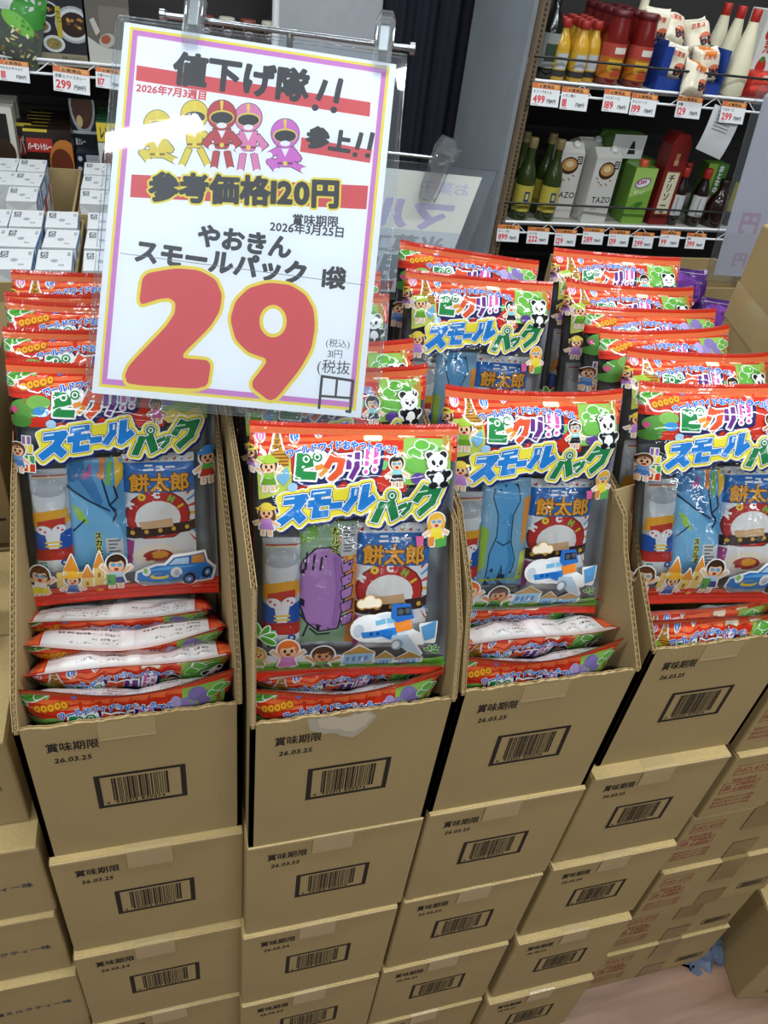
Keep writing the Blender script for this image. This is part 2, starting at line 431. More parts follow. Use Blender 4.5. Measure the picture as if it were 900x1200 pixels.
def quad_ccw(q):
    q = np.asarray(q, float); a = 0
    for i in range(len(q)): x0, y0 = q[i]; x1, y1 = q[(i+1) % len(q)]; a += x0*y1-x1*y0
    return q if a > 0 else q[::-1]
def stroke(pts, wd):
    """thick polyline as overlapping quads"""
    out = []; n = len(pts)
    for i in range(n-1):
        a = np.array(pts[i], float); b = np.array(pts[i+1], float); d = (b-a)/max(1e-9, np.hypot(*(b-a))); nn = np.array([-d[1], d[0]])*wd/2
        a2 = a - d*wd*(.42 if i > 0 else 0); b2 = b + d*wd*(.42 if i < n-2 else 0)
        out.append(quad_ccw([a2+nn, b2+nn, b2-nn, a2-nn]))
    return out
def circ(cx, cy, r, n=14, ry=None): return quad_ccw([(cx+r*math.cos(2*PI*k/n), cy+(ry or r)*math.sin(2*PI*k/n)) for k in range(n)])

KATA = {  # chunky comic katakana, unit box, Y down: (strokes, dots)
 'ビ': ([[(.22, .08), (.22, .80), (.86, .86)], [(.25, .47), (.72, .40)]], []),
 'ッ': ([[(.10, .30), (.24, .58)], [(.42, .22), (.54, .50)], [(.88, .22), (.80, .62), (.42, .96)]], []),
 'ク': ([[(.40, .02), (.08, .52)], [(.30, .22), (.88, .22), (.74, .66), (.30, .98)]], []),
 'リ': ([[(.22, .10), (.22, .62)], [(.78, .04), (.76, .56), (.40, .98)]], []),
 '!': ([[(.55, .0), (.42, .66)]], [(.36, .90, .14)]),
 'ス': ([[(.12, .16), (.84, .16), (.58, .56), (.06, .94)], [(.56, .56), (.94, .94)]], []),
 'モ': ([[(.12, .12), (.90, .12)], [(.04, .46), (.96, .46)], [(.42, .12), (.40, .88), (.94, .88)]], []),
 'ー': ([[(.0, .5), (1., .5)]], []),
 'ル': ([[(.26, .10), (.26, .52), (.04, .94)], [(.62, .04), (.62, .86), (.98, .56)]], []),
 'パ': ([[(.30, .20), (.04, .92)], [(.58, .20), (.94, .92)]], [])}
def kata_loops(ch, x0, y0, x1, y1, t, skew=0., rise=0.):
    out = []
    for pl in KATA[ch][0]:
        out += stroke([(x0 + (x1-x0)*p[0], y0 + (y1-y0)*p[1]) for p in pl], t)
    for cx, cy, r in KATA[ch][1]: out.append(circ(x0+(x1-x0)*cx, y0+(y1-y0)*cy, r*(y1-y0)*.55))
    def tr(q): return np.stack([q[:, 0] - skew*(q[:, 1]-y1), q[:, 1] - rise*(q[:, 0]-x0)], 1)
    return [quad_ccw(tr(q)) for q in out]
def homography(src, dst):
    A = []; b = []
    for (x, y), (X, Y) in zip(src, dst):
        A.append([x, y, 1, 0, 0, 0, -X*x, -X*y]); b.append(X); A.append([0, 0, 0, x, y, 1, -Y*x, -Y*y]); b.append(Y)
    h = np.append(np.linalg.solve(np.array(A, float), np.array(b, float)), 1).reshape(3, 3)
    def fn(v):
        q = np.c_[v, np.ones(len(v))] @ h.T; return q[:, :2]/q[:, 2:3]
    return fn
def art_into(mb, art, P, m=0, dz=6e-5, base=2e-4, clamp=False):
    """put flat artwork on a flat face: P(X, Y, height) -> 3-D point"""
    for v, t, col, L in art.el:
        if clamp: v = np.clip(v, 0, 1)
        mb.add([P(a, b, base + L*dz) for a, b in v], t, m, col)

# ------------------------------------------------------------------ snack bag artwork (millimetres, X right, Y down, 250 x 325)
BW, BH = 250., 325.
HA = homography([(73, 45), (832, 78), (82, 985), (800, 1000)], [(0, 0), (BW, 0), (0, BH-9), (BW, BH-9)])
HB = homography([(15, 125), (770, 124), (93, 1008), (791, 947)], [(0, 0), (BW, 0), (0, BH-9), (BW, BH-9)])
RED, ORG, NAVY, WHITE, YEL = '#d2331d', '#ee6a3a', '#1c2360', '#f4f4f2', '#f2e53c'
SKIN = '#f3c49b'

def sticker(A, loops, wd=5., col=WHITE): A.loops(col, dilate(loops, wd, res=max(wd*.55, 2.2)))
def kid(A, cx, cy, s, hair, top, bottom, arms='up', hat=None, long_hair=False, skin=SKIN, glasses=False):
    hd = circ(cx, cy, s*1.15, 18); by = quad_ccw([(cx-s*.6, cy+s*.8), (cx+s*.6, cy+s*.8), (cx+s*1.05, cy+s*2.5), (cx-s*1.05, cy+s*2.5)])
    lg = [quad_ccw([(cx+k*s*.45-s*.22, cy+s*2.3), (cx+k*s*.45+s*.22, cy+s*2.3), (cx+k*s*.5+s*.25, cy+s*3.4), (cx+k*s*.5-s*.25, cy+s*3.4)]) for k in (-1, 1)]
    ar = []
    for k in (-1, 1):
        e = (cx+k*s*1.7, cy+(.2 if arms == 'up' else 1.9)*s); ar += stroke([(cx+k*s*.5, cy+s*1.15), e], s*.42)
    sticker(A, [hd, by]+lg+ar, s*.17)
    if long_hair: A.ell(hair, cx, cy+s*.45, s*1.25, s*1.3)
    for q in lg: A.poly(skin, q)
    for q in ar: A.poly(skin, q)
    A.poly(top, [(cx-s*.6, cy+s*.8), (cx+s*.6, cy+s*.8), (cx+s*.75, cy+s*1.6), (cx-s*.75, cy+s*1.6)])
    A.poly(bottom, [(cx-s*.72, cy+s*1.6), (cx+s*.72, cy+s*1.6), (cx+s*1.05, cy+s*2.5), (cx-s*1.05, cy+s*2.5)])
    A.ell(hair, cx, cy-s*.12, s*1.12, s*1.08); A.ell(skin, cx, cy+s*.16, s*.86, s*.8)
    A.ell(hair, cx-s*.1, cy-s*.62, s*.85, s*.34, -6)
    for k in (-1, 1):
        if glasses: A.ell('#5fa8cf', cx+k*s*.36, cy+s*.05, s*.3, s*.22)
        else: A.ell('#1a1a1a', cx+k*s*.34, cy+s*.12, s*.15, s*.24)
    A.ell('#b5331f', cx, cy+s*.58, s*.26, s*.2)
    if hat: A.ell(hat, cx, cy-s*.62, s*1.45, s*.36, -5); A.ell(hat, cx, cy-s*.9, s*.8, s*.6)
def panda(A, cx, cy, s):
    sh = [circ(cx, cy, s, 18), circ(cx+s*.1, cy+s*1.5, s*1.0, 18), circ(cx-s*.75, cy-s*.75, s*.4), circ(cx+s*.75, cy-s*.75, s*.4), circ(cx+s*1.1, cy+s*1.3, s*.45), circ(cx-s*.9, cy+s*1.2, s*.42)]
    sticker(A, sh, s*.14)
    K = '#15151a'
    for k in (-1, 1): A.ell(K, cx+k*s*.75, cy-s*.78, s*.38)
    A.ell(K, cx+s*.1, cy+s*1.45, s*.98, s*1.0); A.ell(WHITE, cx+s*.05, cy+s*1.7, s*.62, s*.66)
    A.ell(K, cx+s*1.05, cy+s*1.25, s*.52, s*.34, -30); A.ell(K, cx-s*.85, cy+s*1.2, s*.5, s*.32, 35); A.ell(K, cx-s*.5, cy+s*2.3, s*.5, s*.35); A.ell(K, cx+s*.7, cy+s*2.3, s*.5, s*.35)
    A.ell(WHITE, cx, cy, s, s*.9)
    for k in (-1, 1): A.ell(K, cx+k*s*.42, cy+s*.02, s*.2, s*.3, k*25)
    A.ell(K, cx, cy+s*.38, s*.14, s*.1)
def balloon(A, cx, cy, r, c1):
    A.ell(WHITE, cx, cy+r*.2, r*1.2, r*1.5); A.ell(c1, cx, cy, r, r*1.1); A.ell(WHITE, cx, cy, r*.42, r*1.08); A.ell(c1, cx, cy, r*.16, r*1.05)
    A.poly('#e0a03c', [(cx-r*.3, cy+r*1.15), (cx+r*.3, cy+r*1.15), (cx+r*.22, cy+r*1.6), (cx-r*.22, cy+r*1.6)])
def cloud(A, cx, cy, r):
    lp = [circ(cx-r*1.1, cy+r*.15, r*.6), circ(cx, cy-r*.2, r*.8), circ(cx+r*1.1, cy+r*.15, r*.6), circ(cx, cy+r*.3, r*1.3, 16, r*.4)]
    A.loops('#c99a55', dilate(lp, r*.16, res=r*.12)); A.loops('#f7ead2', dilate(lp, r*.0+.01, res=r*.12))
def tower(A, cx, y0, y1, wd, col='#c98f2e', dk='#6e4a17'):
    sh = [(cx-wd*.12, y0), (cx+wd*.12, y0), (cx+wd*.25, y0+(y1-y0)*.5), (cx+wd*.5, y1), (cx-wd*.5, y1), (cx-wd*.25, y0+(y1-y0)*.5)]
    sticker(A, [quad_ccw(sh)], wd*.14); A.poly(col, sh)
    for k in range(4):
        y = y0+(y1-y0)*(.15+.22*k); h = wd*(.16+.10*k); A.rect(dk, cx-h, y, cx+h, y+(y1-y0)*.035)
        A.rect(dk, cx-h*.5, y+(y1-y0)*.07, cx+h*.5, y+(y1-y0)*.14)
def leaf(A, cx, cy, r, rot, col='#58a83a'):
    A.ell(WHITE, cx, cy, r*1.12, r*.5, rot); A.ell(col, cx, cy, r, r*.38, rot); A.ell('#3c8428', cx, cy, r*.9, r*.06, rot)
def palm(A, cx, cy, r):
    for a in (-150, -110, -60, -20, 20): leaf(A, cx+math.cos(math.radians(a))*r*.7, cy+math.sin(math.radians(a))*r*.6, r*.7, a)
def tree(A, cx, cy, r):
    A.poly('#9a6a35', [(cx-r*.2, cy), (cx+r*.2, cy), (cx+r*.35, cy+r*2.2), (cx-r*.35, cy+r*2.2)])
    for dx, dy, q in ((-.8, .2, .8), (.7, -.1, .9), (0, -.5, .8)): A.ell(WHITE, cx+dx*r, cy+dy*r, q*r*1.12, q*r*.75); A.ell('#63b23e', cx+dx*r, cy+dy*r, q*r, q*r*.62)
def note(A, x, y, s, col):
    A.ell(col, x, y, s*.32, s*.24, -15); A.rect(col, x+s*.2, y-s*1.1, x+s*.34, y); A.poly(col, [(x+s*.2, y-s*1.1), (x+s*.75, y-s*.8), (x+s*.75, y-s*.5), (x+s*.2, y-s*.85)])

def band(A, col, y0, y1, amp, ph, x0=0., x1=BW, n=22):
    """a wavy ribbon right across the bag"""
    up = [(x0+(x1-x0)*k/n, y0 + amp*math.sin(2*PI*(k/n*1.2)+ph)) for k in range(n+1)]; lo = [(x0+(x1-x0)*k/n, y1 + amp*math.sin(2*PI*(k/n*1.0)+ph+.5)) for k in range(n+1)]
    v = up+lo; m = n+1; t = []
    for k in range(n): t += [(k, k+1, m+k+1), (k, m+k+1, m+k)]
    A.raw(v, t, col)
def title(A):
    """the two-line product title"""
    F = A.tf; A.tf = HA
    L1 = [('ビ', 222, 158, 318, 262, '#1f8a46', 27), ('ッ', 300, 192, 346, 246, '#f09a3a', 13), ('ク', 332, 166, 400, 262, '#e2562e', 22), ('リ', 404, 164, 456, 256, '#6a2a86', 17), ('!', 468, 156, 496, 240, '#d95bb4', 14), ('!', 500, 152, 528, 234, '#d95bb4', 14)]
    g = [kata_loops(c, x0, y0, x1, y1, t, .10, .03) for c, x0, y0, x1, y1, col, t in L1]; al = [q for l in g for q in l] + [circ(282, 185, 22), circ(318, 178, 20)]
    A.loops(NAVY, [q+np.array([5, 6]) for q in dilate(al, 15, res=3.4)]); A.loops(WHITE, dilate(al, 7.5, res=3.0))
    for l, it in zip(g, L1): A.loops(it[5], dilate(l, .8, res=2.4))
    for cx, cy, r in ((272, 186, 19), (312, 178, 17)): A.ell('#1f8a46', cx, cy, r); A.ring(WHITE, cx, cy, r*.38, r*.66); 
    L2 = [('ス', 166, 312, 262, 414, 30), ('モ', 262, 294, 352, 394, 24), ('ー', 350, 334, 394, 362, 24), ('ル', 400, 276, 506, 372, 28)]
    L3 = [('パ', 506, 322, 588, 420, 28), ('ッ', 588, 336, 638, 394, 16), ('ク', 640, 290, 738, 396, 28)]
    g2 = [kata_loops(c, x0, y0, x1, y1, t, .16, .10) for c, x0, y0, x1, y1, t in L2]; g3 = [kata_loops(c, x0, y0, x1, y1, t, .18, .12) for c, x0, y0, x1, y1, t in L3] + [[circ(574, 318, 17)]]
    a2 = [q for l in g2 for q in l]; a3 = [q for l in g3 for q in l]
    al = a2+a3+[quad_ccw([(180, 320), (500, 290), (496, 350), (200, 395)])]
    A.loops(NAVY, [q+np.array([8, 9]) for q in dilate(al, 17, res=4.)]); A.loops(WHITE, dilate(al, 18, res=4.)); A.loops(YEL, dilate(al, 14, res=4.))
    for al, c in ((a2, '#1e7fd2'), (a3, '#1d7a44')):
        A.loops(NAVY, dilate(al, 6.2, res=2.6)); A.loops(WHITE, dilate(al, 4., res=2.6)); A.loops(c, dilate(al, .4, res=2.2))
    A.ring('#e8f2ea', 574, 318, 6, 10)
    for (x, y, w_, h) in ((196, 318, 34, 7), (296, 300, 44, 6), (440, 288, 8, 22), (520, 338, 7, 24), (668, 306, 36, 6), (420, 300, 7, 20)):
        A.poly('#cfe6f7' if x < 500 else '#bfe0c6', [(x, y), (x+w_, y-w_*.1), (x+w_-3, y-w_*.1+h), (x-3, y+h)])
    A.ell('#a9d0ee', 222, 280, 18, 15)
    A.tf = F
def arc_text(A, blue='#2a6fd0'):
    F = A.tf; A.tf = HA
    def arc(s): t = s/400.; return 26*(2*t-1)**2 - 26, 12*(2*t-1)*1.6
    for c, w_ in ((WHITE, .115), (blue, .055)):
        A.text(c, 'ワールドワイドおやつトラベル', 200, 178, 30, w_, 0, .96, 0, arc)
    A.tf = F
def red_top(A, palm_side=False):
    A.rect(RED, 0, 14, BW, 44); A.poly(RED, [(18, 44), (188, 44), (182, 78), (22, 78)])
    band(A, ORG, 16, 21, 2.2, .4); band(A, '#f0804e', 27, 31.5, 3., 2.1); band(A, '#b9281a', 34, 36, 2.5, 1.2)
def art_airplane():
    A = Art(); red_top(A); A.tf = HA
    A.poly('#8fbf56', [(628, 118), (796, 130), (790, 290), (600, 280)]); A.poly('#c7d45e', [(98, 172), (214, 160), (222, 290), (104, 325)])
    A.poly('#b88a3c', [(770, 120), (800, 118), (798, 200), (772, 200)])
    balloon(A, 110, 100, 16, '#e07fb2'); balloon(A, 232, 104, 16, '#3f7fd0'); balloon(A, 318, 90, 13, '#8a5fb8')
    tower(A, 170, 84, 170, 52); A.poly('#c98f2e', [(150, 160), (212, 150), (210, 205), (150, 215)])
    for k in range(4): A.rect('#6e4a17', 150, 164+k*12, 208, 168+k*12)
    for x, y in ((515, 112), (640, 104), (775, 104)): cloud(A, x, y, 20)
    kid(A, 140, 205, 26, '#4a3322', '#8cc63f', '#6aa32e', hat='#a9c93c')                    # child in green cap
    A.poly('#7ab6dd', [(165, 245), (205, 210), (212, 250), (190, 275)])
    tree(A, 690, 165, 34); A.ell('#4f9a3a', 735, 190, 44, 34); A.ell('#6bb24a', 672, 215, 46, 30); A.ell('#5b3f8f', 668, 262, 26, 20); A.ell(YEL, 700, 262, 8, 22)
    kid(A, 592, 208, 24, '#15130f', '#8fd0d8', '#1b1b20', 'down', glasses=True); A.ell('#6fc06a', 548, 212, 10, 18, 20)
    title(A); arc_text(A); panda(A, 738, 212, 33)
    kid(A, 78, 160, 20, '#6b3f24', '#b07fd0', '#a877c8', 'down', hat='#e8cf4e', long_hair=True)
    kid(A, 134, 368, 24, '#6b3f24', '#c48fd8', '#b884d0', 'down', hat='#eed44e', long_hair=True)
    kid(A, 738, 420, 26, '#e6b13e', '#f2e040', '#eed63a', 'down', long_hair=True, glasses=True)
    A.poly('#d0588a', [(664, 470), (694, 470), (690, 505), (668, 505)]); A.poly('#58a84a', [(734, 486), (776, 476), (774, 512), (738, 516)]); A.poly('#e08a3c', [(706, 476), (730, 474), (730, 506), (708, 508)])
    # small aeroplane sticker with camera bag
    body = [circ(500, 800, 62, 20, 48), circ(560, 800, 90, 20, 52), quad_ccw([(570, 760), (690, 840), (700, 880), (560, 850)]), quad_ccw([(600, 850), (640, 830), (700, 930), (670, 930)]), quad_ccw([(690, 800), (750, 800), (745, 880), (700, 870)])]
    sticker(A, body, 7)
    A.ell('#dfe8f2', 560, 800, 88, 50); A.ell('#f7f9fb', 505, 800, 62, 48); A.ell('#c9d4e0', 462, 806, 20, 26)
    A.poly('#2f86d8', [(470, 812), (600, 800), (600, 828), (478, 836)])
    for k in range(4): A.rect('#0f4f9a', 500+k*24, 812, 514+k*24, 824)
    A.poly('#7ec3ea', [(520, 770), (556, 764), (560, 784), (524, 788)]); A.poly('#7ec3ea', [(562, 764), (590, 766), (590, 784), (566, 784)])
    A.poly('#b9cede', [(560, 830), (640, 830), (700, 930), (672, 932), (600, 868)]); A.ell('#8ea4b8', 604, 872, 22, 26); A.ell('#e8eef4', 600, 872, 14, 18)
    A.poly('#5b9fd4', [(690, 806), (750, 790), (746, 862), (706, 868)]); A.poly('#1f73c6', [(540, 806), (590, 812), (578, 846), (548, 832)])
    A.poly('#f08a2c', [(590, 780), (650, 770), (656, 810), (600, 820)]); A.poly('#2b6fc4', [(582, 712), (650, 716), (664, 772), (600, 784), (578, 760)])
    A.rect('#26282e', 600, 728, 652, 758); A.ell('#555c66', 614, 744, 11); A.ell('#555c66', 640, 742, 11)
    cloud(A, 500, 702, 26)
    # landmark strip, grass, children
    A.poly('#dfe9ee', [(100, 905), (420, 905), (420, 960), (100, 960)]); A.poly('#5fae3e', [(82, 948), (796, 962), (800, 1000), (82, 985)]); A.poly('#8cc95a', [(90, 940), (792, 956), (794, 966), (88, 952)])
    for x0, x1, yt in ((412, 524, 866), (528, 600, 900), (600, 706, 910)):
        sticker(A, [quad_ccw([(x0, yt+34), ((x0+x1)/2, yt), (x1, yt+34), (x1, 968), (x0, 962)])], 4)
        A.rect('#8fc3e6', x0+4, yt+30, x1-4, 966); A.poly('#b58a3e', [(x0-6, yt+36), ((x0+x1)/2, yt), (x1+6, yt+36)])
        for k in range(4): A.rect('#3f7fc0', x0+12+k*(x1-x0-24)/4, yt+52, x0+12+(k+.6)*(x1-x0-24)/4, yt+78)
    A.rect('#6fc7ae', 148, 800, 170, 860); palm(A, 118, 830, 40)
    kid(A, 112, 900, 22, '#d8b25a', '#a8c87a', '#8fb068', 'down', long_hair=True)
    kid(A, 215, 872, 34, '#dd6f2c', '#d681c6', '#c873b8', 'up', long_hair=False)
    kid(A, 340, 900, 36, '#4b2c17', '#55a04a', '#3f3f46', 'up', skin='#d8955c')
    palm(A, 735, 915, 22)
    for x, y, c in ((510, 966, YEL), (414, 962, WHITE), (672, 985, '#e2562e'), (716, 980, '#4f9a3a'), (640, 978, '#e2562e')): A.ell(c, x, y, 12, 6)
    A.tf = None; A.rect('#5fae3e', 0, 308, BW, 320)
    return A
def art_car():
    A = Art(); red_top(A); A.tf = HA
    A.poly('#8fbf56', [(640, 118), (796, 130), (790, 290), (620, 280)])
    A.tf = HB
    note(A, 215, 165, 34, '#5a7fd0'); note(A, 270, 150, 40, '#f0a72c'); note(A, 120, 172, 26, '#7cc24a')
    leaf(A, 66, 172, 44, -20); leaf(A, 24, 196, 30, 30); leaf(A, 104, 158, 34, -35)
    for k in range(5): A.ell('#b56a12', 84+k*24, 216-k*6, 15); A.ell('#f2a92f', 84+k*24, 215-k*6, 12); A.ell('#a85a10', 84+k*24, 215-k*6, 4)
    A.ell('#5d9a45', 96, 290, 60, 34); A.ell('#7db657', 140, 268, 44, 26); A.ell('#4f8a3a', 70, 335, 46, 22); A.ell('#d8508a', 52, 296, 12); A.ell('#3f8fd0', 150, 300, 30, 18)
    A.tf = HA
    A.ell('#9a86c0', 640, 190, 46, 40); A.ell('#8674b0', 690, 150, 32, 26); A.ell('#b4a2d4', 612, 165, 22, 30, 20); A.poly('#8674b0', [(690, 170), (730, 150), (740, 200), (700, 215)])
    A.poly('#e8cf6a', [(610, 268), (660, 240), (700, 262), (760, 240), (780, 290), (640, 296)]); tree(A, 770, 165, 26)
    title(A); arc_text(A)
    kid(A, 600, 225, 20, '#4b2c17', '#e07fb2', '#d66aa4', 'down', skin='#c98a58')
    A.tf = HB
    # girl carrying a pile of presents
    for x, y, s, c in ((92, 402, 30, '#8a5fb8'), (100, 432, 36, '#e9d43c'), (104, 470, 40, '#3fa05a'), (104, 500, 44, '#d23a2a')):
        A.rect(WHITE, x-s*.5-3, y-16, x+s*.5+3, y+18); A.rect(c, x-s*.5, y-13, x+s*.5, y+15); A.rect('#f4e9a0', x-4, y-13, x+4, y+15)
    kid(A, 66, 440, 24, '#6b3f24', '#6f9fd8', '#4f7fc0', 'down')
    kid(A, 742, 455, 28, '#1b1b1b', '#4fae4a', '#c0392b', 'down', hat='#3f8fd8')
    # sand castle
    A.poly('#e6c36a', [(200, 880), (390, 870), (470, 930), (200, 950)])
    for x0, x1, yt, yr in ((228, 276, 870, 812), (335, 372, 858, 800), (290, 332, 896, 852)):
        sticker(A, [quad_ccw([(x0, yt), ((x0+x1)/2, yr), (x1, yt), (x1, 945), (x0, 945)])], 5); A.rect('#eccb72', x0, yt, x1, 945); A.poly('#d98b2f', [(x0-6, yt+3), ((x0+x1)/2, yr), (x1+6, yt+3)]); A.rect('#a8702a', (x0+x1)/2-5, yt+22, (x0+x1)/2+5, yt+42)
    A.poly(RED, [(94, 958), (790, 912), (792, 950), (94, 1010)]); A.poly('#e8623a', [(94, 972), (790, 926), (790, 932), (94, 980)])
    kid(A, 140, 898, 32, '#5a3620', WHITE, '#efe03f', 'up', long_hair=True, glasses=True)
    kid(A, 258, 908, 26, '#3b2616', '#3f7fd0', '#2b5fa8', 'down', hat='#f0b52e')
    kid(A, 415, 845, 32, '#3b2616', '#bcd9f0', '#3b4a8f', 'up', glasses=True); A.rect('#57a84a', 382, 885, 412, 935)
    # little blue car
    car = [quad_ccw([(492, 880), (560, 850), (740, 838), (770, 870), (762, 915), (520, 940), (490, 915)]), circ(682, 908, 28), circ(744, 885, 24), quad_ccw([(590, 850), (620, 815), (730, 800), (740, 845)])]
    sticker(A, car, 8)
    A.poly('#1f5fa8', [(590, 852), (622, 818), (730, 802), (742, 846)]); A.poly('#a9d0ea', [(602, 846), (626, 822), (676, 816), (676, 842)]); A.poly('#c98b4a', [(684, 840), (686, 812), (728, 806), (734, 840)])
    A.poly('#2b7fd0', [(492, 882), (560, 850), (740, 840), (768, 870), (762, 912), (520, 936), (490, 912)]); A.poly('#5fb0ea', [(520, 872), (600, 852), (720, 846), (600, 866)])
    A.ell(WHITE, 524, 876, 16, 20); A.ell('#7fc85a', 520, 872, 8, 11); A.ell(WHITE, 632, 878, 22, 24); A.ell('#b9cede', 634, 880, 12, 14); A.ell('#f2d63a', 572, 896, 34, 14, -6); A.ell('#2b7fd0', 574, 890, 26, 7, -6)
    A.poly('#8d97a2', [(496, 916), (560, 926), (660, 912), (656, 930), (540, 946), (500, 934)])
    for x, y, r in ((680, 908, 28), (744, 884, 24)): A.ell('#1a1c22', x, y, r*.82, r); A.ell('#3f8fd8', x, y, r*.5, r*.62); A.ell(WHITE, x, y, r*.18, r*.24)
    for x, y, c in ((620, 962, YEL), (356, 966, '#f0a72c'), (722, 942, '#e6c36a')): A.ell(c, x, y, 14, 7)
    A.tf = None; A.rect(RED, 0, 312, BW, 325)
    return A
def art_back():
    """white reverse with its lines of small print; X runs from the reader's left"""
    A = Art(); A.rect(RED, 0, 8, 22, 317); A.rect(RED, 228, 8, BW, 317); A.rect('#eceae9', 22, 8, 117, 317); A.rect('#eceae9', 133, 8, 228, 317)
    A.rect(ORG, 6, 16, 20, 40); A.rect(ORG, 230, 16, 246, 44)
    rows = ['ビックリスモールパック', '名称 菓子詰合せ', '原材料名 コーン 植物油脂 砂糖 食塩', '内容量 枠外下部に記載', '賞味期限 枠外下部に記載', '保存方法 直射日光 高温多湿をさけて', 'お召しあがりください', '栄養成分表示', 'エネルギー たんぱく質 脂質 炭水化物', '開封後はお早めにお召しあがりください']
    for k in range(2):
        x = 32 + k*104
        A.rect('#5b5b60', x-2, 62, x+86, 63); A.rect('#5b5b60', x-2, 190, x+86, 191); A.rect('#5b5b60', x-2, 62, x-1, 191); A.rect('#5b5b60', x+85, 62, x+86, 191)
        for j, r in enumerate(rows): A.text('#2c2c30', r[:20], x, 26+j*9.5 if j < 4 else 44+j*14.5, 4.6 if j else 5.4, .012)
        for j in range(5): A.rect('#8a8a90', x, 214+j*13, x+82, 215+j*13); A.text('#2c2c30', rows[(j*3+k) % 10][:12], x+2, 225+j*13, 6.5, .01)
    A.rect('#f7f7f6', 117, 8, 133, 317)
    return A

